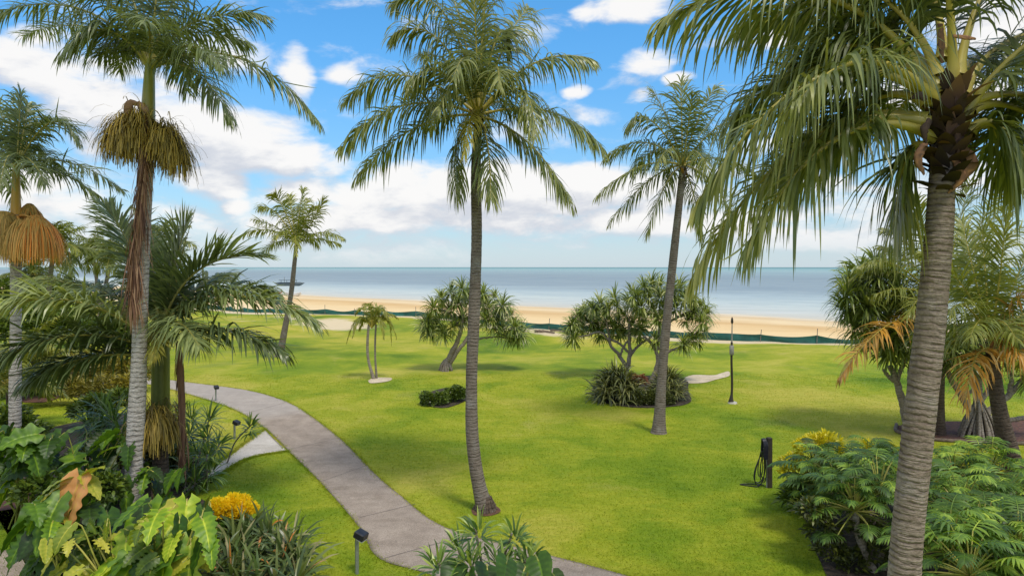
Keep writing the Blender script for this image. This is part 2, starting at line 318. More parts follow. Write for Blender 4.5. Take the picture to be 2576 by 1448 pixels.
def blades(mb, P0, D0, L, W, droop, ref=None, K=4, prof=None, mi=0, tint=None, g=(0, 0, -1), tiptint=0.0):
    """flat tapering strips: start points, directions, lengths, widths; gravity bends them along their length"""
    P0 = np.asarray(P0, float); n = len(P0); d = nrm(np.asarray(D0, float))
    L = np.broadcast_to(L, (n,)); W = np.broadcast_to(W, (n,)); droop = np.broadcast_to(droop, (n,))
    if prof is None: prof = np.interp(np.linspace(0, 1, K + 1), [0, .15, .5, .8, 1], [.55, 1, .95, .6, .04])
    if tint is None: tint = rng.random(n)
    g = np.array(g, float); p = P0.copy(); rows = []
    if ref is None:
        ref = np.cross(d, g); bad = np.linalg.norm(ref, axis=1) < .05
        ref[bad] = np.cross(d[bad], [1, 0, .2])
    ref = np.asarray(ref, float)
    for k in range(K + 1):
        w = nrm(ref - (ref * d).sum(1)[:, None] * d) * (W * prof[k] * .5)[:, None]
        rows.append(np.stack([p - w, p + w], 1))
        if k < K:
            d = nrm(d + g * (droop * (k + .6) / K)[:, None] * (1.6 / K))
            p = p + d * (L / K)[:, None]
    V = np.stack(rows, 1)                       # n, K+1, 2, 3
    i = np.arange(n)[:, None] * (K + 1) * 2 + np.arange(K)[None, :] * 2
    fc = np.stack([i, i + 1, i + 3, i + 2], -1).reshape(-1, 4)
    tt = np.repeat(np.asarray(tint)[:, None], (K + 1) * 2, 1).reshape(n, K + 1, 2) + np.linspace(0, tiptint, K + 1)[None, :, None]
    mb.add(V.reshape(-1, 3), fc, mi, np.clip(tt, 0, 1).reshape(-1))

def tube(mb, pts, r, sides=8, mi=0, tint=.5, flat=1.0, noise=0.0, cap=True):
    pts = np.asarray(pts, float); n = len(pts); r = np.broadcast_to(np.asarray(r, float), (n,)).copy()
    T = nrm(np.gradient(pts, axis=0)); u = np.cross(T[0], [0, 1, .01]); 
    if np.linalg.norm(u) < .1: u = np.cross(T[0], [1, 0, 0])
    u = nrm(u); Vv = []; ln = np.concatenate([[0], np.cumsum(np.linalg.norm(np.diff(pts, axis=0), axis=1))])
    a = np.linspace(0, 2 * np.pi, sides, endpoint=False)
    for i in range(n):
        u = nrm(u - np.dot(u, T[i]) * T[i]); b = np.cross(T[i], u)
        rr = r[i] * (1 + (noise * rng.normal(size=sides) if noise else 0))
        Vv.append(pts[i] + (np.cos(a) * rr)[:, None] * u + (np.sin(a) * rr * flat)[:, None] * b)
    V = np.concatenate(Vv); j = np.arange(sides)
    fc = np.concatenate([np.stack([i * sides + j, i * sides + (j + 1) % sides, (i + 1) * sides + (j + 1) % sides, (i + 1) * sides + j], -1) for i in range(n - 1)])
    mb.add(V, fc, mi, tint, np.repeat(ln, sides))
    if cap:
        for i, e in ((0, pts[0]), (n - 1, pts[-1])):
            ring = V[i * sides:(i + 1) * sides]; k = np.arange(sides)
            mb.add(np.concatenate([ring, [ring.mean(0)]]), np.stack([k, (k + 1) % sides, np.full(sides, sides)], -1), mi, float(np.ravel(tint)[i * sides if np.size(tint) > 1 else 0]), ln[i])
def box(mb, c, s, mi=0, R=None, bev=.12):
    """box with chamfered edges"""
    s = np.asarray(s, float) / 2; b = min(s) * bev * 2; V = []
    for sx in (-1, 1):
        for sy in (-1, 1):
            for sz in (-1, 1):
                q = np.array([sx, sy, sz]); 
                for ax in range(3):
                    v = q * s; v = v - q * b * (np.arange(3) != ax); V.append(v)
    V = np.array(V)
    import bmesh
    bm = bmesh.new(); [bm.verts.new(v) for v in V]; bmesh.ops.convex_hull(bm, input=bm.verts); bm.verts.ensure_lookup_table(); bm.verts.index_update()
    V2 = np.array([v.co for v in bm.verts]); 
    if R is not None: V2 = V2 @ np.asarray(R).T
    for k in (3, 4):
        fc = [[v.index for v in f.verts] for f in bm.faces if len(f.verts) == k]
        if fc: mb.add(V2 + np.asarray(c), fc, mi)
    bm.free()
def bez(B, C, T, t):
    t = np.asarray(t)[:, None]; return (1 - t) ** 2 * B + 2 * t * (1 - t) * C + t * t * T
def spline(pts, n):
    pts = np.asarray(pts, float); m = len(pts)
    s = np.concatenate([[0], np.cumsum(np.linalg.norm(np.diff(pts, axis=0), axis=1))]); q = np.linspace(0, s[-1], n)
    Tn = np.gradient(pts, s, axis=0) if m > 2 else np.repeat((pts[1:] - pts[:1]) / s[-1], 2, 0)
    i = np.clip(np.searchsorted(s, q, 'right') - 1, 0, m - 2); h = (s[i + 1] - s[i])[:, None]; t = ((q - s[i]) / h[:, 0])[:, None]
    return (2*t**3-3*t**2+1)*pts[i] + (t**3-2*t**2+t)*h*Tn[i] + (-2*t**3+3*t**2)*pts[i+1] + (t**3-t**2)*h*Tn[i+1]

def frond(parent, B, C, T, leaf, stalk, n=70, ll=.8, lw=.045, droop=2.2, bare=.18, r=.03, lift=.25, tint=(.15, .75), name='frond', K=4, twist=0.0, tiptint=.1, sides=6, label=None, ragged=1.25, wid0=1.6):
    """feather leaf: an arching midrib from B over C to T with hanging leaflets along both sides"""
    B, C, T = (np.asarray(q, float) for q in (B, C, T)); mb = MB()
    tt = np.linspace(0, 1, 15); pts = bez(B, C, T, tt)
    rr = r * np.interp(tt, [0, .08, .2, 1], [wid0, 1.25, 1, .15])
    tube(mb, pts, rr, sides, 1, np.clip(.55 + .2 * rng.normal() + .25 * (1 - tt), 0, 1).repeat(sides), flat=.75, cap=False)
    N_ = np.cross(C - B, T - B)
    S = nrm(N_) if np.linalg.norm(N_) > .05 else nrm(np.cross(T - B, [0, 0, 1.0]))
    t = bare + (1 - bare) * (np.arange(n) + .5) / n
    for sgn in (-1, 1):
        tj = np.clip(t + rng.normal(size=n) * .25 * (1 - bare) / n, 0, 1); u = (tj - bare) / (1 - bare)
        p = bez(B, C, T, tj); tg = nrm(2 * (1 - tj)[:, None] * (C - B) + 2 * tj[:, None] * (T - C))
        s_ = np.repeat(S[None], n, 0); up = nrm(np.cross(s_, tg)); up *= np.where((up[:, 2] < 0) & (np.abs(tg[:, 2]) < .97), -1, 1)[:, None]
        tw = twist * u; s2 = np.cos(tw)[:, None] * s_ * sgn + np.sin(tw)[:, None] * up * sgn
        L = ll * np.interp(u, [0, .08, .3, .65, .88, 1], [.45, .72, 1, .95, .62, .36]) * (1 + .10 * rng.normal(size=n) * ragged)
        ang = np.interp(u, [0, .5, 1], [rad(72), rad(54), rad(20)]) + rng.normal(size=n) * .10 * ragged
        wv = np.convolve(rng.normal(size=n + 8), np.ones(9) / 9, 'valid') * 3
        ang = ang + .10 * wv; lf = lift + rng.normal(size=n) * .18 * ragged + .12 * wv
        side = np.cos(lf)[:, None] * s2 + np.sin(lf)[:, None] * up
        d = np.cos(ang)[:, None] * tg + np.sin(ang)[:, None] * side
        keep = rng.random(n) > .04 * ragged
        tn = np.clip(rng.normal(np.interp(u, [0, 1], [tint[0], tint[1]]) * .5 + .5 * rng.uniform(min(tint), max(tint), n), .06), 0, 1)
        blades(mb, p[keep], d[keep], L[keep], (lw * (.8 + .4 * rng.random(n)))[keep], (droop * (1 + .3 * rng.normal(size=n) * ragged))[keep], ref=tg[keep], K=K, tint=tn[keep], tiptint=tiptint)
    o = mb.build(name, [leaf, stalk], parent)
    if label: o['label'] = label
    return o

def trunk(parent, pts, r, mat, n=None, sides=14, ring=.05, name='trunk', step=.04, flare=0.0, noise=.006):
    pts = np.asarray(pts, float); Ln = np.linalg.norm(np.diff(pts, axis=0), axis=1).sum()
    n = n or max(24, int(Ln / step)); q = spline(pts, n); s = np.linspace(0, 1, n)
    R = np.interp(s, np.linspace(0, 1, len(r)), r)
    per = np.cumsum(rng.uniform(.55, 1.45, n)); saw = (per * .34) % 1.0
    R = R * (1 + ring * .5 * (saw - .5)) * (1 + .025 * np.sin(s * Ln * 2.3 + rng.random() * 6))
    if flare: R = R * (1 + flare * np.exp(-s * Ln / .28))
    mb = MB(); tube(mb, q, R, sides, 0, .5, noise=noise); return mb.build(name, mat, parent)

def px_fronds(parent, crown, D, specs, **kw):
    """specs: control pixel, tip pixel, depth shift of the tip, optional overrides"""
    for sp in specs:
        cx, cy, tx, ty, dz = sp[:5]; k = dict(kw); o = sp[5] if len(sp) > 5 else {}
        b = o.get('b', crown); k.update({a: c for a, c in o.items() if a not in ('b', 'bz')})
        frond(parent, P(b[0], b[1], D + o.get('bz', 0)), P(cx, cy, D + dz * .45), P(tx, ty, D + dz), **k)
def ring_fronds(parent, c, count, length, e_hi=80, e_lo=-25, bend=1.0, az0=0.0, jit=.15, **kw):
    """n leaves around a crown, the young ones upright and the old ones low"""
    for i in range(count):
        az = az0 + i * 2.39996 + rng.normal() * .12; e = rad(e_hi + (e_lo - e_hi) * (i / max(count - 1, 1)) ** .8 + rng.normal() * 5)
        Lf = length * (1 + jit * rng.normal()); h = np.array([math.cos(az), math.sin(az), 0])
        d = h * math.cos(e) + np.array([0, 0, math.sin(e)])
        Cc = c + d * Lf * .52; e2 = e - rad(55 * bend + 12 * rng.normal()); d2 = h * math.cos(e2) + np.array([0, 0, math.sin(e2)])
        frond(parent, c, Cc, Cc + d2 * Lf * .52, **kw)
def strands(mb, c, n, L, spread, w=.012, droop=3.0, up=.3, mi=0, arc=None, tint=None, K=5):
    az = rng.random(n) * 2 * np.pi if arc is None else rng.uniform(arc[0], arc[1], n)
    e = rng.uniform(-.3, 1.0, n) * up
    d = np.stack([np.cos(az) * spread, np.sin(az) * spread, e], 1)
    blades(mb, c + d * .05, d, L * rng.uniform(.7, 1.1, n), w, droop * rng.uniform(.8, 1.2, n), K=K, prof=np.linspace(1, .6, K + 1), mi=mi, tint=tint if tint is not None else rng.random(n))
def rosette(mb, c, axis, n, L, W, e0=5, e1=105, droop=1.0, K=4, mi=0, tint=(0, 1), pw=.8, prof=None, base=.05, tiptint=.1):
    axis = nrm(np.asarray(axis, float)); a = np.cross(axis, [.3, 1, .2]); a = nrm(a); b = np.cross(axis, a)
    az = np.arange(n) * 2.39996 + rng.normal(size=n) * .2; q = (np.arange(n) + .5) / n
    e = np.radians(e0 + (e1 - e0) * q ** pw + rng.normal(size=n) * 6)
    rdl = np.cos(az)[:, None] * a + np.sin(az)[:, None] * b
    d = np.cos(e)[:, None] * axis + np.sin(e)[:, None] * rdl
    LL = L * (.65 + .35 * np.sin(np.pi * (.2 + .7 * q))) * (1 + .12 * rng.normal(size=n))
    blades(mb, c + rdl * base * .5 - axis * (q * base * 2)[:, None], d, LL, W * (.8 + .4 * rng.random(n)), droop * (1 + .25 * rng.normal(size=n)), ref=np.cross(d, axis), K=K, mi=mi, tint=rng.uniform(tint[0], tint[1], n), prof=prof, tiptint=tiptint)
def bigleaf(mb, base, d, L, W, lobes=0, depth=.2, droop=.8, mi=0, tint=.5, roll=0.0, fold=.35, rows=52):
    """broad leaf: heart-shaped blade with wavy or notched margin, raised veins and a pale midrib"""
    t = np.linspace(0, 1, rows); g = np.array([0, 0, -1.0]); d = nrm(np.asarray(d, float)); p = np.asarray(base, float).copy(); ctr = []; ds = []
    for k in range(rows):
        ctr.append(p.copy()); ds.append(d.copy()); d = nrm(d + g * droop / rows * (.5 + t[k])); p = p + d * L / (rows - 1)
    ctr = np.array(ctr); ds = np.array(ds)
    side = np.cross(ds, [0, 0, 1.0]); side = nrm(side + 1e-4); up = nrm(np.cross(side, ds))
    side = np.cos(roll) * side + np.sin(roll) * up; up = nrm(np.cross(side, ds))
    w = W * .5 * np.interp(t, [0, .06, .2, .4, .7, .9, 1], [.35, .8, 1, .95, .62, .28, .02])
    cols = [-1, -.55, -.12, 0, .12, .55, 1]; V = []; tn = []
    ph = rng.random() * 6
    for c in cols:
        a = abs(c); e = w.copy()
        if lobes: e = w * (1 - depth * a ** 2 * (.5 + .5 * np.cos(2 * np.pi * lobes * t + ph * (c > 0))))
        back = -.16 * L * a * (1 - t) ** 3 * 1.5 + .05 * L * a
        lift = fold * a * w * .8 - .5 * fold * a ** 2 * w + .012 * L * np.cos(2 * np.pi * max(lobes, 6) * (t - a * .12) + ph) * (a > .05) + .02 * L * a ** 2 * np.sin(9 * t + ph + c)
        V.append(ctr + side * (np.sign(c) * a * e)[:, None] + ds * back[:, None] + up * lift[:, None])
        tn.append(np.clip(tint + (.28 if a < .05 else .06 * np.cos(2 * np.pi * max(lobes, 6) * (t - a * .12) + ph)) + .08 * rng.normal(), 0, 1) * np.ones(rows))
    V = np.stack(V, 1); nc = len(cols); i = (np.arange(rows - 1)[:, None] * nc + np.arange(nc - 1)[None, :])
    fc = np.stack([i, i + 1, i + nc + 1, i + nc], -1).reshape(-1, 4)
    mb.add(V.reshape(-1, 3), fc, mi, np.stack(tn, 1).reshape(-1))
def splitleaf(mb, base, d, L, droop=1.0, mi=0, tint=.5, nl=9, w=.07):
    """deeply cut leaf: finger lobes along both sides of a midrib"""
    d = nrm(np.asarray(d, float)); t = (np.arange(nl) + .5) / nl; g = np.array([0, 0, -1.0])
    ctrl = base + d * L * .55; tip = ctrl + nrm(d + g * droop * .9) * L * .5
    q = np.linspace(0, 1, 8); tube(mb, bez(base, ctrl, tip, q), np.linspace(.012, .003, 8), 4, mi, min(1, tint + .3), cap=False)
    for sgn in (-1, 1):
        p = bez(base, ctrl, tip, t * .97); tg = nrm(2 * (1 - t)[:, None] * (ctrl - base) + 2 * t[:, None] * (tip - ctrl))
        s_ = nrm(np.cross(tg, [0, 0, 1.0]) + 1e-4) * sgn; ang = np.interp(t, [0, .3, 1], [rad(115), rad(70), rad(18)])
        dd = np.cos(ang)[:, None] * tg + np.sin(ang)[:, None] * s_ + np.array([0, 0, .18])
        LL = L * .62 * np.interp(t, [0, .2, .6, 1], [.7, 1, .8, .45]) * (1 + .1 * rng.normal(size=nl))
        blades(mb, p, dd, LL, w * (L / .6) * (.85 + .3 * rng.random(nl)), 1.0, ref=tg, K=3, mi=mi, tint=np.clip(tint + .12 * rng.normal(size=nl), 0, 1), prof=np.array([.5, 1, .85, .08]))
def leafball(mb, c, R, n, L, W, mi=0, tint=(0, 1), lump=.25, hollow=.55, droop=.8, flat_bottom=True, upbias=.4):
    """bush: small leaves through a lumpy volume, darker inside"""
    R = np.asarray(R, float); d = nrm(rng.normal(size=(n, 3))); 
    if flat_bottom: d[:, 2] = np.abs(d[:, 2]) * 1.1 - .12; d = nrm(d)
    k = rng.normal(size=(6, 3)) * 2.6; ph = rng.random(6) * 6
    lm = 1 + lump * np.mean(np.sin(d @ k.T + ph), 1) * 2
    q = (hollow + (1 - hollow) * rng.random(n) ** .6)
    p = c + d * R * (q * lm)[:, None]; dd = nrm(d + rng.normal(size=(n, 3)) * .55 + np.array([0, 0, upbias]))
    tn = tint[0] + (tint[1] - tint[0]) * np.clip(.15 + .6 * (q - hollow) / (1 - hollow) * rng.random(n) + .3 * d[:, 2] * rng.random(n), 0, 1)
    blades(mb, p, dd, L * rng.uniform(.7, 1.2, n), W, droop, ref=rng.normal(size=(n, 3)), K=2, mi=mi, tint=tn, prof=np.array([.35, 1, .06]))

# ------------------------------------------------------------------ sky and sun
SUN_EL, SUN_AZ = rad(62), rad(148)            # azimuth from +Y (seaward) clockwise: behind the viewer, to the right
world = bpy.data.worlds.new("World"); scene.world = world; world.use_nodes = True
wt = world.node_tree; wt.nodes.clear(); W = NT(wt)
CLOUDS = [(80, 165, 190, 48, 1), (230, 235, 170, 75, 1), (420, 300, 200, 95, 1), (600, 345, 190, 75, 1), (740, 395, 110, 45, .9), (70, 95, 60, 24, .7), (560, 120, 150, 60, .9), (745, 185, 48, 75, .95),
          (540, 462, 95, 40, .95), (590, 512, 55, 20, .7), (865, 192, 55, 30, .75), (220, 350, 60, 35, .8), (90, 480, 190, 50, .7),
          (1580, 22, 125, 40, 1), (1480, 36, 52, 22, .9), (1625, 160, 90, 38, .95), (1560, 205, 80, 30, .65), (1450, 226, 42, 20, 1), (1712, 190, 58, 20, 1), (1620, 240, 48, 20, .75),
          (1950, 98, 70, 26, .9), (760, 482, 120, 42, .95), (985, 488, 170, 50, 1), (1230, 480, 200, 70, 1), (1440, 460, 190, 60, 1), (1650, 470, 200, 70, .8), (1100, 550, 420, 40, .8), (1600, 560, 380, 38, .8), (1250, 430, 120, 50, .7), (1000, 450, 120, 40, .7), (800, 560, 200, 40, .7), (1380, 520, 160, 30, .8), (830, 400, 60, 40, .6), (2050, 600, 300, 30, .6), (2000, 470, 200, 40, .6),
          (2520, 60, 210, 120, 1), (2380, 240, 200, 60, .9), (2150, 520, 260, 60, .5), (1320, 330, 150, 60, .55), (1480, 290, 90, 28, .6), (2000, 350, 160, 45, .5)]
def cloud_group():
    g = bpy.data.node_groups.new('cloud_density', 'ShaderNodeTree')
    g.interface.new_socket('Vector', in_out='INPUT', socket_type='NodeSocketVector'); g.interface.new_socket('Density', in_out='OUTPUT', socket_type='NodeSocketFloat')
    gi = g.nodes.new('NodeGroupInput'); go = g.nodes.new('NodeGroupOutput'); N = NT(g)
    v = gi.outputs[0]
    warp = N.n('ShaderNodeTexNoise'); N.put(warp.inputs['Vector'], N.vmath('MULTIPLY', v, (9, 18, 1))); warp.inputs['Detail'].default_value = 3; warp.inputs['Scale'].default_value = 1
    wv = N.vmath('MULTIPLY', N.vmath('SUBTRACT', warp.outputs['Color'], (.5, .5, .5)), (.06, .03, 0))
    vv = N.vmath('ADD', v, wv); acc = None
    for (px, py, rx, ry, s) in CLOUDS:
        az = math.atan((px - CX) / F); el = math.atan((HY - py) / F * math.cos(az)); ca = math.cos(az)
        q = N.vmath('MULTIPLY', N.vmath('SUBTRACT', vv, (az, el, 0)), (F / (rx * 1.25 * ca * ca), F / (ry * 1.25), 0))
        val = N.math('MULTIPLY', N.math('SUBTRACT', 1.0, N.vmath('DOT_PRODUCT', q, q, out='v'), clamp=True), s)
        acc = val if acc is None else N.math('MAXIMUM', acc, val) if False else N.n('ShaderNodeMath', operation='SMOOTH_MAX', inp={0: acc, 1: val, 2: .25}).outputs[0]
    f1 = N.noise(N.vmath('MULTIPLY', v, (11, 24, 1)), 1.0, 8, .62, .3)
    f2 = N.noise(N.vmath('MULTIPLY', v, (3.0, 14, 1)), 1.0, 4, .5, .2)
    den = N.math('ADD', N.math('MULTIPLY', acc, .85), N.math('MULTIPLY', N.math('SUBTRACT', f1, .5), 1.5))
    den = N.math('ADD', den, N.math('MULTIPLY', N.math('SUBTRACT', f2, .5), 1.15))
    g.links.new(den, go.inputs[0]); return g
CG = cloud_group()
sky = W.n('ShaderNodeTexSky', sky_type='NISHITA', sun_disc=False, sun_elevation=SUN_EL, sun_rotation=SUN_AZ, altitude=10, air_density=1.0, dust_density=.4, ozone_density=2.0)
dirv = W.n('ShaderNodeTexCoord').outputs['Generated']
sp = W.n('ShaderNodeSeparateXYZ', inp={0: dirv})
az = W.math('ARCTAN2', sp.outputs[0], sp.outputs[1]); el = W.math('ARCSINE', sp.outputs[2])
uv = W.n('ShaderNodeCombineXYZ', inp={0: az, 1: el}).outputs[0]
d1 = W.n('ShaderNodeGroup', node_tree=CG, inp={0: uv}).outputs[0]
d2 = W.n('ShaderNodeGroup', node_tree=CG, inp={0: W.vmath('ADD', uv, (.012, .030, 0))}).outputs[0]
cover = W.math('MAXIMUM', W.mr(el, .55, .95), W.mr(W.math('ABSOLUTE', az), .85, 1.3))      # broken cloud added out of view, overhead and behind the viewer, for whiter fill
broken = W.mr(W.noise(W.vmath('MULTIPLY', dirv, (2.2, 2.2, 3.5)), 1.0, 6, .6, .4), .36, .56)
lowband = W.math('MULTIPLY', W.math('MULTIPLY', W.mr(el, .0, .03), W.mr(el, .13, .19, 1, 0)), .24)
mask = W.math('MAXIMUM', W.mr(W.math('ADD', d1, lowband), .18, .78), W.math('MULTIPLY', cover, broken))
shade = W.mr(W.math('SUBTRACT', d2, d1), -.25, .45)
low = W.mr(el, .02, .38)
blue = W.mix(1.0, sky.outputs[0], W.mix(low, (1.0, 1.25, 1.40), (.80, 1.72, 2.15)), 'MULTIPLY')
haze = W.mr(el, -.03, .15, 1.0, 0.0)
blue = W.mix(W.math('MULTIPLY', haze, .78), blue, W.mix(W.mr(el, .0, .07), (6.2, 7.2, 8.3), (4.7, 6.4, 8.5)))
cl = W.mix(shade, (9.8, 9.65, 9.5), (6.5, 6.8, 7.5))
cl = W.mix(W.mr(el, .0, .08, .35, 0), cl, (7.3, 7.4, 8.1))
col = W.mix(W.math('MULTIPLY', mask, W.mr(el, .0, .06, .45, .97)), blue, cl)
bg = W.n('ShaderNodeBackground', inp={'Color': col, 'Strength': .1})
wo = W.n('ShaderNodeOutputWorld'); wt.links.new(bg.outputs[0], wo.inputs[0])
sl = bpy.data.lights.new('sun', 'SUN'); sl.energy = 2.4; sl.angle = rad(11); sl.color = (1.0, .93, .80)
so = bpy.data.objects.new('sun', sl); COL.objects.link(so)
sd = Vector((math.sin(SUN_AZ) * math.cos(SUN_EL), math.cos(SUN_AZ) * math.cos(SUN_EL), math.sin(SUN_EL)))
so.rotation_euler = (-sd).to_track_quat('-Z', 'Y').to_euler(); so.location = (0, -20, 40)

# ------------------------------------------------------------------ ground, beach, sea
def grid_sheet(name, X, Y, Z, mat, extra=None, parent=None):
    r, c = X.shape; mb = MB(); i = (np.arange(r - 1)[:, None] * c + np.arange(c - 1)[None, :])
    fc = np.stack([i, i + 1, i + c + 1, i + c], -1).reshape(-1, 4)
    mb.add(np.stack([X, Y, Z], -1).reshape(-1, 3), fc)
    for k, a in (extra or {}).items(): mb.extra[k] = [np.asarray(a, float).reshape(-1)]
    return mb.build(name, mat, parent)
u_ = np.concatenate([np.linspace(-320, -115, 40), np.arange(-114, 61, 1.0), np.linspace(64, 300, 40)])
k_ = np.concatenate([[0], np.cumsum(np.linspace(.6, 1.6, 110))]); k_ = np.concatenate([k_, k_[-1] + np.array([10, 40, 120])])
Ug, Kg = np.meshgrid(u_, k_); Dg = np.interp(Ug, FENCE_U, FENCE_D) + 1.6 - Kg
Xg, Yg = from_ud(Ug, Dg); Zg = gz(Xg, Yg)
fd = Kg - 1.6
sandy = 1.0 - sstep(.0, 3.2, fd + .9 * np.sin(Ug * .35)) * .85 - .25 * sstep(4, 9, fd)
for (px, py, r1, r2, a) in ((850, 817, 5.0, 3.5, 1.1), (1375, 838, 5, 1.6, .6), (780, 803, 7, 2.0, .55), (620, 806, 9, 3, .5)):
    q = G(px, py); uu, dd = to_ud(q[0], q[1]); sandy += a * np.exp(-((Ug - uu) / r1) ** 2 - ((Dg - dd) / r2) ** 2)
lawn = tag(grid_sheet('lawn', Xg, Yg, Zg, M['lawn'], {'sandy': np.clip(sandy, -.2, 1)}), kind='structure')
d_ = np.array([-62, -55, -50, -46, -43, -40, -37, -33, -28, -22, -15, -8, -3, 0, 3, 8, 20, 45]); u2 = np.concatenate([np.linspace(-3000, -200, 12), np.arange(-190, 160, 5), np.linspace(180, 3000, 12)])
Ub, Db = np.meshgrid(u2, d_); Xb, Yb = from_ud(Ub, Db)
Zb = np.minimum(SEA_Z - Db * .026, -.035) - 1.2 * sstep(-43.5, -50, Db) * (Db < -43.5) - .0 + .05 * np.sin(Ub * .12 + .6) * sstep(-40, -30, Db)
tag(grid_sheet('beach', Xb, Yb, Zb, M['sand']), kind='structure')
d3 = np.array([-20, -5, 5, 15, 40, 100, 300, 1000, 4000, 16000, 60000]); u3 = np.array([-60000, -16000, -4000, -1000, -300, -100, 0, 100, 300, 1000, 4000, 16000, 60000])
Us, Ds = np.meshgrid(u3, d3); Xs, Ys = from_ud(Us, Ds)
tag(grid_sheet('sea', Xs, Ys, np.full_like(Xs, SEA_Z), M['sea']), kind='structure')

def strip(name, left, right, mat, z=.012, ns=160, nc=13, joints=(), pale=None, edge_w=.09):
    """paving sheet between two edge lines given on the ground"""
    Lp = spline(np.array([G(*q) for q in left]), ns); Rp = spline(np.array([G(*q) for q in right]), ns)
    w = np.linspace(0, 1, nc); X = Lp[:, None, :] * (1 - w)[None, :, None] + Rp[:, None, :] * w[None, :, None]
    wid = np.linalg.norm(Rp - Lp, axis=1)[:, None]; ed = np.minimum(w, 1 - w)[None, :] * wid
    e = np.clip(1 - ed / edge_w, 0, 1)
    pl = np.zeros((ns, nc)) if pale is None else np.repeat(np.interp(np.linspace(0, 1, ns), *pale)[:, None], nc, 1)
    return tag(grid_sheet(name, X[..., 0], X[..., 1], gz(X[..., 0], X[..., 1]) + z, mat, {'edge': e, 'pale': pl}), kind='structure')
PATH_L = [(1250, 1620), (1090, 1448), (960, 1408), (910, 1335), (820, 1228), (722, 1130), (668, 1078), (590, 1030), (480, 993), (380, 968), (240, 946), (60, 930)]
PATH_R = [(1900, 1560), (1570, 1446), (1350, 1388), (1130, 1330), (1000, 1240), (852, 1100), (790, 1052), (720, 1010), (640, 985), (480, 962), (300, 942), (60, 915)]
strip('path', PATH_L, PATH_R, M['path'], joints=(), pale=([0, .44, .47, .6, 1], [0, 0, .55, .6, .75]))
strip('side_path', [(450, 1260), (480, 1237), (560, 1190), (640, 1148), (722, 1134)], [(440, 1232), (480, 1208), (560, 1156), (620, 1112), (664, 1080)], M['path_light'], z=.008)
strip('path', [(-900, 1400), (-300, 1392), (40, 1384), (110, 1384), (200, 1390)], [(-900, 1620), (-300, 1560), (40, 1500), (150, 1480), (230, 1470)], M['path'], z=.014)
def joint_line(a, b):
    q = np.linspace(0, 1, 14)[:, None]; A, B_ = G(*a), G(*b); p = A * (1 - q) + B_ * q
    t = nrm((B_ - A)[None])[0]; n = np.array([-t[1], t[0], 0]) * .010
    mb = MB(); V = np.stack([p - n, p + n], 1); V[..., 2] = gz(V[..., 0], V[..., 1]) + .016
    i = np.arange(13) * 2; mb.add(V.reshape(-1, 3), np.stack([i, i + 1, i + 3, i + 2], -1)); return mb.build('path_joint', M['joint'])
for a, b in (((722, 1132), (852, 1102)), ((812, 1210), (925, 1170)), ((905, 1302), (1045, 1268)), ((664, 1080), (712, 1128)), ((612, 1042), (720, 1012)), ((965, 1405), (1180, 1345))):
    tag(joint_line(a, b), kind='structure')
def ground_patch(name, pts, mat, z, n=60, wob=.12, kind='structure'):
    """irregular flat bed following the ground"""
    q = np.array([G(*p) for p in pts]); q = np.concatenate([q, q[:1]]); e = spline(q, n + 1)[:-1]
    c = e.mean(0); rows = []
    for s in (0, .35, .7, .9, 1.0):
        r = c + (e - c) * s * (1 + (wob * .25 * np.convolve(rng.normal(size=n + 4), np.ones(5) / 5, 'valid')[:, None] if s == 1 else 0)); r[:, 2] = gz(r[:, 0], r[:, 1]) + z; rows.append(r)
    V = np.stack(rows); mb = MB(); j = np.arange(n); fc = np.concatenate([np.stack([k * n + j, k * n + (j + 1) % n, (k + 1) * n + (j + 1) % n, (k + 1) * n + j], -1) for k in range(4)])
    mb.add(V.reshape(-1, 3), fc); return tag(mb.build(name, mat), kind=kind)
ground_patch('garden_bed', [(-500, 1010), (60, 1090), (200, 1060), (330, 1035), (440, 1070), (470, 1140), (455, 1210), (520, 1260), (640, 1300), (780, 1440), (760, 1560), (420, 1620), (150, 1540), (85, 1400), (110, 1290), (60, 1262), (-300, 1300), (-700, 1180)], M['soil'], .020)
ground_patch('garden_bed', [(2010, 1290), (2060, 1235), (2250, 1190), (2500, 1165), (2900, 1190), (3000, 1500), (2600, 1750), (2150, 1520), (2050, 1410)], M['soil'], .020)
ground_patch('mulch_bed', [(2250, 1072), (2330, 1062), (2450, 1060), (2700, 1062), (2900, 1090), (2700, 1120), (2450, 1112), (2330, 1104), (2265, 1092)], M['mulch'], .024)
ground_patch('sand_patch', [(1722, 950), (1750, 943), (1790, 944), (1832, 934), (1834, 946), (1800, 955), (1760, 964), (1728, 964)], M['sandpatch'], .02)
ground_patch('sand_patch', [(925, 958), (945, 950), (980, 950), (984, 956), (960, 962), (935, 964)], M['sandpatch'], .02)
ground_patch('mulch_bed', [(1060, 1020), (1075, 990), (1130, 975), (1170, 985), (1172, 1008), (1110, 1026)], M['soil'], .02)
ground_patch('mulch_bed', [(1500, 1010), (1510, 960), (1600, 945), (1700, 950), (1732, 985), (1720, 1020), (1600, 1026)], M['soil'], .02)
ground_patch('mulch_bed', [(-300, 1262), (0, 1250), (60, 1238), (120, 1240), (110, 1266), (40, 1280), (-300, 1298)], M['mulch'], .026)
ground_patch('mulch_bed', [(30, 1000), (60, 985), (130, 985), (150, 1000), (110, 1012), (60, 1012)], M['mulch'], .02)
ground_patch('mulch_bed', [(150, 985), (240, 962), (330, 962), (345, 985), (330, 1000), (200, 1000)], M['soil'], .02)

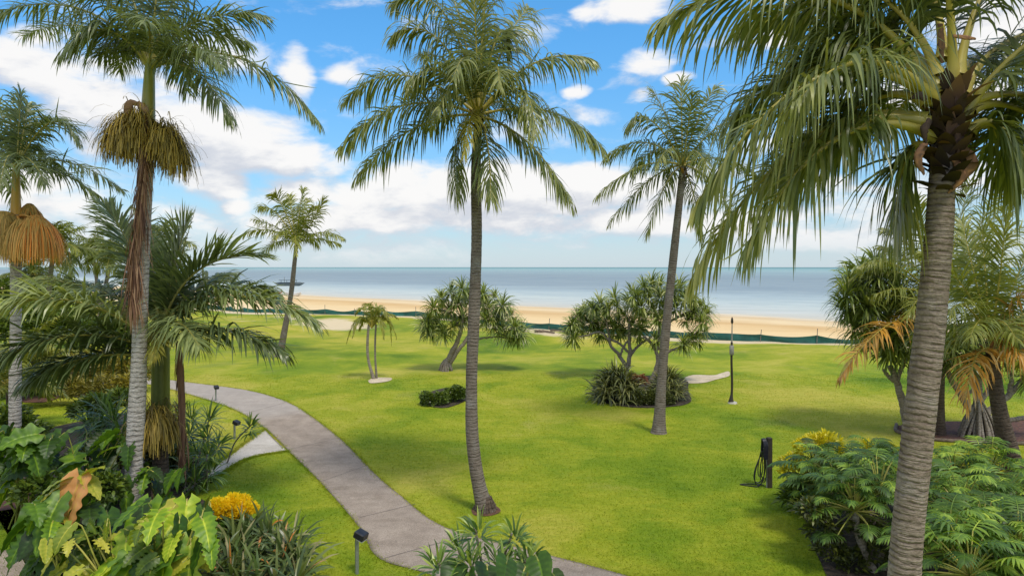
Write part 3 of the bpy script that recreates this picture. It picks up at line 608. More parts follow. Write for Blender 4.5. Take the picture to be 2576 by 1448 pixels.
# grass blades over the near lawn (not on paving or beds)
def inside(poly, x, y):
    r = np.zeros(len(x), bool); n = len(poly)
    for i in range(n):
        x1, y1 = poly[i]; x2, y2 = poly[(i + 1) % n]
        c = (y1 > y) != (y2 > y); r ^= c & (x < (x2 - x1) * (y - y1) / (y2 - y1 + 1e-12) + x1)
    return r
def gpoly(pts): return [tuple(q[:2]) for q in spline(np.array([G(*p) for p in pts]), 80)]
def grass():
    n = 420000; y = 10.5 + 25 * rng.random(n) ** 1.5; x = rng.uniform(-.8, .8, n) * y
    ok = ~inside(gpoly(PATH_L) + gpoly(PATH_R)[::-1], x, y)
    ok &= ~inside(gpoly([(450, 1260), (560, 1190), (640, 1148), (722, 1134)]) + gpoly([(664, 1080), (620, 1112), (560, 1156), (440, 1232)]), x, y)
    bedL = [tuple(G(*p)[:2]) for p in [(60, 1090), (200, 1060), (330, 1035), (440, 1070), (470, 1140), (455, 1210), (520, 1260), (640, 1300), (780, 1440), (760, 1560), (420, 1620), (150, 1540), (85, 1400), (110, 1290), (60, 1262), (-300, 1300), (-700, 1180)]]
    bedR = [tuple(G(*p)[:2]) for p in [(2020, 1295), (2080, 1240), (2250, 1195), (2500, 1170), (2900, 1190), (3000, 1500), (2600, 1750), (2150, 1520), (2060, 1410)]]
    ok &= ~inside(bedL, x, y) & ~inside(bedR, x, y)
    x, y = x[ok], y[ok]; n = len(x); p = np.stack([x, y, gz(x, y) - .005], 1)
    d = np.stack([rng.normal(size=n) * .55, rng.normal(size=n) * .55, np.ones(n)], 1)
    ed = [np.array(gpoly(q)) for q in (PATH_L, PATH_R, [(450, 1260), (560, 1190), (640, 1148), (722, 1134)], [(664, 1080), (620, 1112), (560, 1156), (440, 1232)])]
    fx = []
    for e in ed:
        m = 9000; i = rng.integers(0, len(e) - 1, m); q = rng.random(m)[:, None]; fx.append(e[i] * (1 - q) + e[i + 1] * q + rng.normal(size=(m, 2)) * (.03 + .05 * np.abs(np.sin(i * .9))[:, None] ** 3))
    fx = np.concatenate(fx); fx = fx[(fx[:, 1] < 40)]; nf = len(fx)
    p = np.concatenate([p, np.column_stack([fx, gz(fx[:, 0], fx[:, 1]) + .005])]); d = np.concatenate([d, np.stack([rng.normal(size=nf) * .7, rng.normal(size=nf) * .7, np.ones(nf)], 1)]); n = len(p)
    y = p[:, 1]
    mb = MB(); blades(mb, p, d, rng.uniform(.025, .065, n), .009 + .0004 * y, .6, ref=rng.normal(size=(n, 3)), K=1, prof=np.array([1, .1]))
    return tag(mb.build('grass', M['grass'], smooth=True), 'short bright green grass of the lawn beside the path', 'grass', kind='stuff')
grass()

# ------------------------------------------------------------------ palms
LOWG = 'coconut palms on the lawn'
def palm(name, label, base, pts, r, mat, group=None, flare=.45, sides=14, ring=.05, cat='palm tree', step=.04):
    b = base; root = thing(name, label, cat, b, group)
    trunk(root, [b - np.array([0, 0, .06])] + list(pts), r, mat, flare=flare, sides=sides, ring=ring, step=step)
    return root, empty_part('crown', root)

# tall king palm, left
D = 15.4; base = G(335, 1290)
root, crown = palm('king_palm', 'tallest left palm with pale ringed trunk, olive fruit tassels and a long brown dead leaf', base, [P(338, 1150, D), P(348, 950, D), P(356, 700, D), P(368, 450, D), P(372, 292, D)], [.19, .185, .165, .15, .14, .13], M['trunk_king'], flare=.2, ring=.07)
mb = MB(); tube(mb, spline([P(372, 300, D), P(374, 240, D), P(376, 190, D), P(379, 150, D)], 16), np.interp(np.linspace(0, 1, 16), [0, .1, 1], [.155, .15, .10]), 14, 0, np.linspace(.75, .3, 16).repeat(14)); mb.build('crownshaft', M['shaft'], root)
KW = dict(leaf=M['king'], stalk=M['stalk_dark'], n=80, ll=1.1, lw=.038, droop=2.1, r=.032, bare=.13, lift=.2, tint=(.1, .65), K=5)
px_fronds(crown, (377, 175), D, [
    (235, -60, -30, 40, .5), (270, 0, 165, 130, -1.0), (320, 90, 250, 140, .8), (330, -80, 250, -160, .5), (395, -60, 420, -220, -.3), (430, -60, 560, -150, 1.0),
    (450, 10, 660, 40, .6), (600, 50, 798, 300, -.4), (480, 110, 582, 300, -1.2), (470, 60, 560, 170, -2.0), (440, 40, 470, 230, 2.2), (330, 20, 300, 180, 2.4), (380, 0, 360, 60, -2.6), (300, -40, 120, -60, -1.5), (360, -40, 330, -80, 2.0), (420, 30, 620, 110, 2.2), (250, 10, 60, 90, 2.0)], **KW)
def fruit(px, py, dd, n, L, sp_, mat, arc=None, stem=None, name='fruit_tassel', label=None, up=.5, droop=3.4, w=.017):
    mb = MB(); c = P(px, py, D + dd)
    for k in range(9):
        strands(mb, c + rng.normal(size=3) * np.array([.13, .13, .10]), n // 4, L * rng.uniform(.55, 1.0), sp_ * .8, w=w, up=up, arc=arc, droop=droop)
    if stem is not None: tube(mb, spline([P(stem[0], stem[1], D), (P(stem[0], stem[1], D) + c) / 2 + np.array([0, 0, .08]), c], 8), np.linspace(.04, .025, 8), 6, 0, .3)
    o = mb.build(name, mat, root)
    if label: o['label'] = label
def bunch(px, py, dd, R_, L, n, stem):
    mb = MB(); c = P(px, py, D + dd); a = rng.random(n) * 6.283; q = rng.random(n) ** .45; k = rng.integers(0, 26, n); off = rng.normal(size=(26, 3)) * np.array([.08, .08, .13])
    p = c + off[k] + np.stack([np.cos(a) * q * R_, np.sin(a) * q * R_, .28 * (1 - q ** 2)], 1); d = np.stack([np.cos(a) * q * .8 + rng.normal(size=n) * .4, np.sin(a) * q * .7 + rng.normal(size=n) * .35, -.2 - .5 * q + rng.normal(size=n) * .4], 1)
    blades(mb, p, d, L * rng.uniform(.4, 1.15, n), .02, rng.uniform(2.0, 4.5, n), K=5, prof=np.array([1, 1, 1, .9, .8, .6]), tint=np.clip(rng.normal(.55, .25, n), 0, 1))
    tube(mb, spline([P(stem[0], stem[1], D), (P(stem[0], stem[1], D) + c) / 2 + np.array([0, 0, .1]), c + np.array([0, 0, .2])], 8), np.linspace(.045, .03, 8), 6, 0, .4); mb.build('fruit_tassel', M['tassel_olive'], root)
bunch(315, 328, -.15, .21, .78, 1300, (366, 290)); bunch(345, 312, -.3, .10, .6, 350, (368, 290)); bunch(412, 350, -.05, .19, .7, 900, (374, 296)); bunch(442, 385, .0, .14, .7, 650, (374, 298))
mb = MB()
sp_pts = spline([P(345, 262, D - .25), P(330, 258, D - .3), P(322, 275, D - .32), P(326, 300, D - .3)], 10); tube(mb, sp_pts, np.interp(np.linspace(0, 1, 10), [0, .5, 1], [.05, .10, .03]), 8, 0, .75, flat=.4)
tube(mb, spline([P(345, 258, D - .25), P(362, 275, D - .25), P(372, 300, D - .22)], 10), np.interp(np.linspace(0, 1, 10), [0, .4, 1], [.05, .10, .06]), 8, 0, .98, flat=.4)
mb.build('dead_sheath', M['brown_frond'], root)
mb = MB(); tube(mb, spline([P(398, 368, D - .1), P(410, 395, D - .1), P(432, 425, D - .1), P(440, 438, D - .1)], 12), np.interp(np.linspace(0, 1, 12), [0, .5, 1], [.03, .13, .01]), 8, 0, .8, flat=.35); mb.build('dead_sheath', M['brown_frond'], root)
mb = MB(); ax = spline([P(367, 290, D - .2), P(362, 400, D - .3), P(352, 520, D - .34), P(340, 640, D - .36), P(335, 745, D - .36)], 60)
for k in range(9): tube(mb, ax + rng.normal(size=3) * .025 * np.linspace(.3, 1.4, 60)[:, None] + np.array([.05, 0, 0]) * np.sin(np.linspace(0, 7, 60) + k)[:, None] * .5, np.interp(np.linspace(0, 1, 60), [0, .3, .6, 1], [.03, .05, .05, .015]), 6, 0, rng.random())
n = 420; q = rng.random(n) ** .7; pp = ax[(q * 59).astype(int)] + rng.normal(size=(n, 3)) * .05
blades(mb, pp, np.stack([rng.normal(size=n) * .25, -np.abs(rng.normal(size=n)) * .15, -np.ones(n)], 1), rng.uniform(.5, 1.1, n), .03, 1.5, K=4, tint=rng.random(n))
mb.build('dead_leaf', M['brown_frond'], root)

# short king palm in the bed beside it
D = 16.4; base = G(405, 1262)
root, crown = palm('king_palm', 'short king palm with thick green crownshaft and arching fronds, beside the tallest left palm', base, [P(404, 1180, D), P(404, 1050, D)], [.21, .18, .17], M['trunk_dark'], flare=.2)
mb = MB(); tube(mb, spline([P(404, 1062, D), P(404, 980, D), P(405, 900, D), P(408, 830, D), P(410, 790, D)], 24), np.interp(np.linspace(0, 1, 24), [0, .05, .6, 1], [.20, .215, .20, .12]), 16, 0, np.clip(np.linspace(.0, .3, 24).repeat(16) + .28 * np.tile(rng.normal(size=16), 24), 0, 1)); mb.build('crownshaft', M['shaft'], root)
KW = dict(leaf=M['king'], stalk=M['stalk_dark'], n=104, ll=1.15, lw=.056, droop=1.6, r=.038, bare=.10, lift=.3, tint=(.15, .95), K=4)
px_fronds(crown, (408, 815), D, [
    (470, 625, 660, 645, .4, dict(droop=.5, lift=.45)), (190, 690, -30, 785, -1.9, dict(b=(392, 865), bz=-.25, tint=(.45, 1), droop=1.5)), (610, 680, 792, 812, -.5, dict(droop=1.3)), (570, 790, 710, 885, -.9, dict(b=(420, 860), bz=-.2, tint=(0, .5))), (540, 690, 690, 735, .6), (190, 790, -10, 910, -1.5, dict(b=(392, 880), bz=-.22, tint=(0, .5))), (220, 865, 70, 960, -.8, dict(b=(395, 900), bz=-.2, tint=(0, .4))), (250, 700, 60, 700, .6),
    (430, 690, 470, 560, .8, dict(droop=.6)), (340, 620, 268, 520, .6, dict(droop=.8)), (400, 690, 385, 600, 1.5), (480, 720, 560, 690, 1.8), (330, 710, 170, 720, 2.0), (460, 790, 500, 870, -1.6)], **KW)
px_fronds(crown, (405, 800), D, [(395, 830, 385, 905, -1.3, dict(leaf=M['young'], n=45, ll=.55, tint=(.4, .9), droop=2.0))], **KW)
frond(crown, P(440, 720, D), P(460, 620, D), P(492, 525, D), M['king'], M['stalk_dark'], n=14, ll=.12, lw=.02, r=.018, droop=.3, name='spear_leaf')
mb = MB(); ax = spline([P(448, 860, D - .2), P(453, 950, D - .25), P(458, 1080, D - .25), P(457, 1165, D - .25)], 40)
for k in range(6): tube(mb, ax + rng.normal(size=3) * .03, np.interp(np.linspace(0, 1, 40), [0, .25, .8, 1], [.03, .06, .035, .01]), 6, 0, .3 + .7 * rng.random())
n = 160; pp = ax[(rng.random(n) * 39).astype(int)] + rng.normal(size=(n, 3)) * .04
blades(mb, pp, np.stack([rng.normal(size=n) * .15, rng.normal(size=n) * .1, -np.ones(n)], 1), rng.uniform(.3, .8, n), .03, 1.5, K=3)
mb.build('dead_leaf', M['brown_frond'], root)
bunch(392, 1062, -.3, .30, .72, 1300, (402, 1050))

# king palm at the left edge with golden fruit
D = 19.0; base = G(38, 1172)
root, crown = palm('king_palm', 'king palm with big golden orange fruit skirts, farthest left', base, [P(38, 1000, D), P(40, 800, D), P(40, 535, D)], [.17, .15, .14, .125], M['trunk_king'], flare=.2, ring=.06)
mb = MB(); tube(mb, spline([P(40, 540, D), P(40, 480, D), P(41, 430, D), P(42, 400, D)], 16), np.interp(np.linspace(0, 1, 16), [0, .1, 1], [.14, .13, .08]), 12, 0, np.linspace(.95, .25, 16).repeat(12)); mb.build('crownshaft', M['shaft_gold'], root)
KW = dict(leaf=M['king'], stalk=M['stalk_dark'], n=60, ll=.85, lw=.042, droop=1.9, r=.028, bare=.12, lift=.3, tint=(.15, .65), K=4)
px_fronds(crown, (41, 425), D, [(20, 300, -20, 250, .5), (48, 310, 52, 238, 0), (60, 330, 70, 262, .6), (130, 230, 196, 355, -.4, dict(tint=(.1, .5))), (150, 360, 308, 478, -.5), (130, 400, 252, 495, .9), (-60, 300, -140, 420, 0), (-40, 380, -110, 520, -.6), (60, 350, 120, 470, -1.6), (20, 340, 0, 470, -1.8), (90, 330, 150, 430, 1.6), (0, 320, -60, 380, 1.6), (80, 300, 140, 300, 1.0), (40, 350, 30, 520, 1.9)], **KW)
def skirt(px, py, dd, R_, L, n, tint):
    mb = MB(); c = P(px, py, D + dd); a = rng.random(n) * 6.283; q = rng.random(n) ** .5
    p = c + np.stack([np.cos(a) * q * R_, np.sin(a) * q * R_, .22 * (1 - q ** 2)], 1); d = np.stack([np.cos(a) * q * .7 + rng.normal(size=n) * .22, np.sin(a) * q * .7 + rng.normal(size=n) * .22, -.3 - .5 * q], 1)
    blades(mb, p, d, L * (1.1 - .65 * rng.random(n) ** 2.2) * (.8 + .2 * q), .024, rng.uniform(2.5, 5, n), K=5, prof=np.array([1, 1, .9, .8, .6, .4]), tint=np.clip(rng.normal(tint, .18, n), 0, 1), tiptint=.1)
    tube(mb, spline([P(40, 545, D), (P(40, 545, D) + c) / 2 + np.array([0, 0, .12]), c], 8), np.linspace(.045, .03, 8), 6, 0, .8); mb.build('fruit_tassel', M['tassel_gold'], root)
for sk in ((8, 550, -.25, .40, 1.25, 1100, .38), (90, 560, -.2, .34, 1.2, 1000, .72), (74, 530, .3, .22, .7, 420, .5), (50, 570, -.40, .24, 1.05, 500, .45), (-60, 560, .1, .3, 1.1, 400, .35)): skirt(*sk)

# centre coconut palm
D = 15.6; base = G(1222, 1283)
root, crown = palm('coconut_palm', 'tall coconut palm with curved trunk standing alone in the middle of the lawn', base, [P(1203, 1210, D), P(1190, 1120, D), P(1186, 980, D), P(1193, 780, D), P(1199, 600, D), P(1198, 400, D), P(1204, 300, D)], [.165, .15, .135, .135, .13, .125, .115, .10], M['trunk_coco'], LOWG, flare=.55, sides=18, ring=.07)
mb = MB()
for k in range(12):
    a = k * .52 + rng.random() * .3; e = base + np.array([math.cos(a) * .24, math.sin(a) * .24, -.03]); tube(mb, spline([base + np.array([math.cos(a) * .1, math.sin(a) * .1, .32]), base + np.array([math.cos(a) * .19, math.sin(a) * .19, .12]), e], 6), np.linspace(.03, .045, 6), 6, 0, .5, noise=.1)
mb.build('root_ball', M['trunk_dark'], root)
ground_patch('bare_soil', [(1185, 1283), (1200, 1268), (1222, 1266), (1250, 1274), (1258, 1288), (1225, 1298), (1195, 1296)], M['mulch'], .012, n=40)
KW = dict(leaf=M['coco'], stalk=M['stalk'], n=70, ll=1.0, lw=.034, droop=2.9, r=.028, bare=.16, lift=.12, tint=(.05, .9), K=5, twist=.5)
CF = [(1000, 110, 872, 250, .3), (1000, 200, 862, 372, -.6), (1040, 275, 896, 445, .4), (1125, 330, 1150, 496, -.5), (1235, 340, 1234, 502, -.9), (1350, 330, 1432, 506, -.4), (1400, 230, 1516, 372, .3),
      (1345, 130, 1345, 350, -1.4, dict(tint=(.4, .8))), (1340, 100, 1487, 150, -.3), (1110, 10, 992, 90, .4), (1100, 110, 1030, 215, -1.2), (1140, -80, 990, 10, 1.0), (1210, 40, 1240, -110, .2, dict(droop=1.6)), (1262, -30, 1282, 130, .6), (1186, 240, 1166, 398, -1.5, dict(n=50, ll=.6, tint=(.5, .95), leaf=M['young'])),
      (1170, 60, 1120, -60, 1.2, dict(droop=1.8)), (1200, 100, 1190, -40, -.6, dict(tint=(.5, .9), droop=1.6)), (1280, 60, 1330, 20, 1.6), (1130, 180, 1080, 330, 2.2), (1290, 200, 1330, 330, 2.3), (1210, 170, 1225, 330, 2.5), (1150, 120, 1060, 140, 2.4), (1260, 90, 1255, 220, -2.0), (1180, 60, 1140, 200, -2.2), (1230, 20, 1200, -120, 1.4), (1150, 150, 1100, 280, -2.0)]
px_fronds(crown, (1203, 290), D, CF, **KW)
def sheath(c, n, L, W, mat=M['fibre'], e0=15, e1=80, droop=.6, name='fibre_sheath'):
    mb = MB(); rosette(mb, c, (0, 0, 1), n, L, W, e0, e1, droop, K=4, base=.16, prof=np.array([1, 1.1, .9, .6, .15])); mb.build(name, mat, root)
sheath(P(1204, 300, D), 26, .34, .10)

# right-hand coconut palm on the lawn
D = 22.9; base = G(1657, 1088)
root, crown = palm('coconut_palm', 'coconut palm leaning slightly right behind the round flower bed, near the lamp post', base, [P(1663, 980, D), P(1678, 800, D), P(1697, 620, D), P(1712, 480, D), P(1718, 420, D)], [.20, .165, .15, .14, .13, .11], M['trunk_coco'], LOWG, flare=.5, ring=.06)
KW = dict(leaf=M['coco'], stalk=M['stalk'], n=54, ll=.95, lw=.036, droop=2.7, r=.028, bare=.15, lift=.12, tint=(.05, .85), K=4, twist=.4)
px_fronds(crown, (1717, 415), D, [(1715, 300, 1712, 205, .3, dict(droop=1.5)), (1680, 280, 1640, 228, .8, dict(droop=1.5)), (1630, 240, 1578, 320, -.5), (1620, 310, 1522, 398, .4), (1610, 385, 1503, 492, -.6), (1640, 420, 1534, 560, .3), (1670, 440, 1626, 590, -1.0), (1760, 270, 1800, 220, .5, dict(droop=1.6)), (1800, 300, 1870, 290, -.5), (1820, 370, 1905, 440, .5), (1800, 430, 1850, 560, -.5), (1750, 470, 1765, 610, .8), (1730, 330, 1742, 240, -1.0), (1690, 330, 1650, 420, -2.2), (1750, 330, 1790, 450, -2.2), (1700, 340, 1680, 460, 2.3), (1740, 340, 1760, 440, 2.4), (1660, 330, 1590, 430, 1.6)], **KW)
sheath(P(1717, 425, D), 20, .34, .10)

# coconut palm by the beach, left of centre
D = G(703, 896)[1]; base = G(703, 896)
root, crown = palm('coconut_palm', 'small coconut palm with slightly bowed trunk near the beach, in front of the moored boat', base, [P(716, 830, D), P(732, 740, D), P(742, 650, D), P(746, 612, D)], [.24, .18, .15, .14, .12], M['trunk_coco'], LOWG, flare=.4, ring=.04)
KW = dict(leaf=M['coco_far'], stalk=M['stalk'], n=42, ll=1.0, lw=.058, droop=2.2, r=.035, bare=.13, lift=.2, tint=(.2, .8), K=4, twist=.4)
px_fronds(crown, (746, 612), D, [(680, 555, 608, 592, 0), (690, 505, 652, 522, .5), (710, 500, 690, 490, -.8, dict(droop=1.4)), (752, 520, 762, 478, .5, dict(droop=1.2)), (790, 560, 815, 500, 0, dict(droop=1.2)), (805, 565, 862, 598, -.4), (695, 560, 640, 552, 1.2), (790, 590, 852, 612, 1.0), (735, 540, 728, 492, 1.0, dict(droop=1.2)), (770, 540, 790, 520, -1.0), (720, 560, 690, 600, -2.0), (770, 560, 800, 620, 2.0), (740, 560, 745, 640, -2.2), (700, 590, 655, 640, .6), (760, 530, 775, 500, 1.8)], **KW)

# nearest coconut palm, right
D = 6.9; base = np.array([(2240 - CX) / F * D, D, 0.0]); TOP = (2385, 330)
root, crown = palm('coconut_palm', 'nearest coconut palm, thick ringed trunk, yellow leaf stalks and brown fibre', base, [P(2262, 1700, D), P(2278, 1400, D), P(2308, 1100, D), P(2342, 800, D), P(2364, 560, D), P(2372, 420, D), P(2382, 330, D)], [.19, .165, .155, .152, .148, .140, .138, .13, .10], M['trunk_big'], LOWG, flare=.4, sides=32, ring=.075, step=.018)
KW = dict(leaf=M['coco'], stalk=M['stalk'], n=72, ll=1.08, lw=.030, droop=3.0, r=.042, bare=.26, lift=.1, tint=(.0, .95), K=6, twist=.5, sides=10, wid0=2.0)
px_fronds(crown, TOP, D, [
    (2130, -150, 1680, 40, .3, dict(b=(2352, 230))), (2060, 20, 1760, 500, -.35, dict(b=(2345, 250))), (2110, 210, 1885, 610, -.5, dict(b=(2350, 345))), (2010, 220, 1752, 685, .35, dict(b=(2335, 310), tint=(.4, .95))), (2230, 190, 2080, 330, .5, dict(b=(2330, 260), bare=.4)),
    (2270, 330, 2252, 568, .2, dict(b=(2325, 370), bare=.2)), (2100, 240, 1960, 420, .9, dict(b=(2330, 300))), (2050, 60, 1850, 300, .9, dict(b=(2345, 240))), (2180, 60, 2010, 250, -1.4, dict(b=(2350, 250))),
    (2290, -20, 2080, -60, .4, dict(b=(2358, 190), lift=.3)), (2395, -100, 2330, -350, -.5, dict(b=(2397, 195))), (2372, -60, 2200, -300, .6, dict(b=(2372, 150))), (2440, -50, 2640, -220, .3, dict(b=(2412, 190))), (2500, 120, 2860, -60, -.3, dict(b=(2420, 315))), (2540, 180, 2880, 330, .3, dict(b=(2425, 270))),
    (2520, 230, 2650, 560, -.3, dict(b=(2440, 330))), (2560, 200, 2760, 450, .6, dict(b=(2440, 280))), (2500, 250, 2560, 470, .8, dict(b=(2435, 340))), (2480, 60, 2760, 60, .7, dict(b=(2425, 240))), (2400, 100, 2420, 260, 1.6, dict(b=(2390, 250))), (2330, 150, 2230, 330, 1.5, dict(b=(2360, 270))), (2280, 20, 2050, 90, 1.4, dict(b=(2365, 230))), (2440, 60, 2560, 210, 1.6, dict(b=(2410, 240))), (2160, -60, 1900, 60, 1.1, dict(b=(2355, 220))), (2200, 20, 2000, 180, .5, dict(b=(2352, 240)))], **KW)
def rough_fibre():
    mb = MB()
    for (px, py, dz) in ((2380, 380, 0), (2384, 330, 0), (2390, 270, 0), (2392, 215, 0)):
        rosette(mb, P(px, py, D), (.03, 0, 1), 26, .26, .13, 5, 75, .5, K=5, base=.22, tint=(0, .7), prof=np.array([1, 1.1, 1, .85, .5, .1]))
    mb.build('fibre_sheath', M['fibre'], root)
    for (a, b, c, w, t) in (((2330, 360), (2310, 400), (2325, 440), .06, .9), ((2420, 370), (2445, 400), (2405, 470), .07, .95), ((2400, 395), (2420, 450), (2385, 485), .05, .98), ((2398, 90), (2430, 95), (2455, 98), .03, 1.0), ((2330, 250), (2310, 240), (2290, 250), .05, .4), ((2365, 60), (2368, 110), (2370, 160), .045, .8), ((2405, 300), (2410, 330), (2400, 380), .035, .7), ((2340, 300), (2325, 330), (2330, 360), .05, .5)):
        mb = MB(); tube(mb, spline([P(*a, D - .12), P(*b, D - .15), P(*c, D - .13)], 14), np.interp(np.linspace(0, 1, 14), [0, .5, 1], [w * .6, w * .85, .01]), 9, 0, np.clip(rng.normal(t - .12, .1, 126), 0, 1), flat=.25, noise=.16); mb.build('dead_sheath', M['fibre'], root)
rough_fibre()

# coconut palms at the right edge
D = 17.0; base = G(2562, 1232)
root, crown = palm('coconut_palm', 'short coconut palm with leaning dark ringed trunk and drooping orange frond at the right edge', base, [P(2545, 1150, D), P(2518, 1050, D), P(2502, 950, D), P(2494, 860, D)], [.24, .20, .18, .165, .14], M['trunk_dark'], LOWG, flare=.35, ring=.06)
KW = dict(leaf=M['coco_far'], stalk=M['stalk'], n=60, ll=.9, lw=.04, droop=2.0, r=.032, bare=.15, lift=.2, tint=(.2, .75), K=4, twist=.4)
px_fronds(crown, (2492, 855), D, [(2440, 700, 2330, 640, .4, dict(droop=1.2)), (2480, 720, 2470, 560, .3, dict(droop=1.0)), (2420, 720, 2390, 790, -1.5), (2540, 740, 2600, 600, .5, dict(droop=1.3)), (2560, 780, 2700, 740, .3), (2560, 800, 2680, 900, -.5), (2420, 800, 2340, 930, .5), (2450, 690, 2420, 560, 1.2, dict(droop=1.2)), (2520, 690, 2530, 540, -.6, dict(droop=1.2)), (2400, 780, 2300, 850, 1.5), (2540, 830, 2600, 960, 1.4), (2470, 760, 2440, 850, -2.2), (2510, 760, 2560, 860, -2.2)], **KW)
px_fronds(crown, (2500, 880), D, [(2445, 850, 2428, 1020, -.9, dict(leaf=M['orange_frond'], name='orange_frond', n=50, tint=(.3, 1), label='drooping orange and pink frond')), (2560, 850, 2640, 790, -1.0, dict(leaf=M['orange_frond'], n=50, tint=(.0, .6), name='orange_frond')), (2540, 690, 2640, 760, -1.0, dict(leaf=M['orange_frond'], n=50, tint=(0, .6), name='orange_frond')), (2540, 860, 2580, 900, -.8, dict(leaf=M['orange_frond'], n=40, tint=(.4, 1), name='orange_frond'))], **KW)
sheath(P(2492, 875, D), 24, .36, .11)
D = 22.3; base = G(2362, 1092)
root, crown = palm('coconut_palm', 'coconut palm with straight dark trunk and a yellow frond, hidden behind the nearest palm trunk', base, [P(2362, 950, D), P(2366, 860, D), P(2370, 770, D)], [.19, .17, .16, .13], M['trunk_dark'], LOWG, flare=.3, ring=.05)
KW['n'] = 60; KW['ll'] = .95
px_fronds(crown, (2370, 770), D, [(2230, 610, 2112, 728, .3), (2290, 590, 2240, 582, .6, dict(droop=1.3)), (2250, 620, 2165, 668, -.8), (2260, 720, 2125, 800, .8), (2330, 620, 2300, 500, .3, dict(droop=1.1)), (2400, 600, 2440, 455, 0, dict(droop=1.1)), (2440, 600, 2520, 470, .4, dict(droop=1.3)), (2460, 640, 2590, 560, .6), (2480, 700, 2620, 690, .6), (2300, 700, 2200, 740, -1.6), (2340, 680, 2280, 800, -2.2), (2420, 680, 2470, 760, -2.2), (2420, 640, 2560, 470, 1.2), (2300, 640, 2220, 620, 1.6), (2370, 620, 2390, 520, 1.8)], **KW)
px_fronds(crown, (2368, 800), D, [(2235, 755, 2112, 950, -2.6, dict(leaf=M['orange_frond'], name='orange_frond', n=80, ll=1.1, lw=.05, tint=(.9, .1), label='arching yellow orange frond with brown tip'))], **KW)

# palms beyond the left bed
KWF = dict(leaf=M['coco_far'], stalk=M['stalk'], n=42, ll=1.0, lw=.07, droop=2.1, r=.035, bare=.13, lift=.2, K=4, twist=.4, tint=(.0, .7))
LG = 'palms beyond the left garden bed'
for (bx, by, cx, cy, rr, nf, Lf, lab) in ((250, 815, 233, 632, .17, 19, 2.9, 'yellowish coconut palm left of its twin before the beach, behind the left garden'), (252, 835, 282, 640, .16, 16, 2.6, 'coconut palm leaning right, crown just left of the tall king palm trunk'), (398, 860, 392, 606, .17, 17, 2.9, 'yellow green coconut palm peeking out right behind the tall king palm trunk'), (85, 840, 85, 690, .16, 15, 2.4, 'low dark coconut palm under the golden fruit skirts'), (120, 900, 135, 620, .15, 17, 2.5, 'pale green palm just right of the golden fruit skirts')):
    base = G(bx, by); Dp = base[1]; top = P(cx, cy, Dp)
    root, crown = palm('coconut_palm', lab, base, [base * .5 + top * .5 + np.array([.15 * np.sign(bx - cx + .1), 0, 0]), top], [rr * 1.25, rr, rr * .85], M['trunk_coco'], LG, ring=.03, step=.1, sides=10)
    ring_fronds(crown, top, nf, Lf, 82, -20, az0=rng.random() * 6, **KWF)
# golden cane palm on the lawn (two stems)
base = G(940, 953); D = base[1]
root = thing('cane_palm', 'small two stemmed golden cane palm with curled fronds, alone left of centre on the lawn', 'palm tree', base)
trunk(root, [base, P(926, 900, D), P(925, 850, D), P(928, 815, D)], [.09, .07, .065, .06], M['trunk_pandan'], sides=10, ring=.04, name='trunk')
trunk(root, [base + np.array([.12, .15, 0]), P(944, 900, D), P(944, 850, D), P(946, 815, D)], [.06, .05, .05, .045], M['trunk_pandan'], sides=10, ring=.04, name='trunk')
crown = empty_part('crown', root)
KWC = dict(leaf=M['coco_far'], stalk=M['stalk'], n=40, ll=.42, lw=.05, droop=1.7, r=.02, bare=.15, lift=.3, K=3, tint=(.35, .9))
px_fronds(crown, (935, 825), D, [(905, 755, 872, 860, 0), (900, 770, 888, 845, -.7), (920, 745, 895, 790, .5), (935, 740, 915, 775, -.5), (945, 745, 950, 790, .5), (955, 745, 975, 800, -.4), (970, 755, 997, 850, 0), (985, 760, 985, 865, .5), (960, 760, 965, 850, -.7), (915, 770, 905, 830, .7), (940, 750, 965, 780, .8), (965, 770, 1000, 800, .4)], **KWC)

# ------------------------------------------------------------------ pandanus trees
def pandanus(label, base, branches, heads, group='screw pines', L=.75, roots=None, rb=.09, nl=84, tint=(.05, .95)):
    root = thing('screw_pine', label, 'pandanus tree', base, group)
    mb = MB()
    for (pts, r0, r1) in branches:
        q = spline(pts, 22); q[1:-1] += rng.normal(size=(20, 3)) * .012; tube(mb, q, np.linspace(r0, r1, 22), 9, 0, .5, noise=.05)
    mb.build('trunk', M['trunk_pandan'], root)
    if roots is not None:
        mb = MB(); k, spread, top = roots
        for i in range(k):
            a = i * 2.4; e = base + np.array([math.cos(a) * spread * rng.uniform(.6, 1.1), math.sin(a) * spread * rng.uniform(.6, 1.1), -.03]); s_ = base + np.array([math.cos(a) * .10, math.sin(a) * .10, top * rng.uniform(.7, 1.1)])
            tube(mb, spline([s_, (s_ + e) / 2 + np.array([math.cos(a), math.sin(a), 0]) * .06, e], 8), np.linspace(.035, .05, 8), 6, 0, .5, noise=.05)
        mb.build('prop_roots', M['trunk_pandan'], root)
    crown = empty_part('crown', root)
    for (c, ax) in heads:
        mb = MB(); rosette(mb, c, ax, nl, L * rng.uniform(.85, 1.15), .058, 6, 125, 1.5, K=5, tint=tint, base=.12, tiptint=.15); mb.build('leaf_head', M['pandan'], crown)
    return root
def heads_px(lst, D, jit=.5):
    out = []
    for (px, py, *z) in lst:
        dz = z[0] if z else rng.uniform(-1, 1) * jit
        out.append((P(px, py, D + dz), np.array([rng.normal() * .3, -.15 + rng.normal() * .3, 1.0])))
    return out
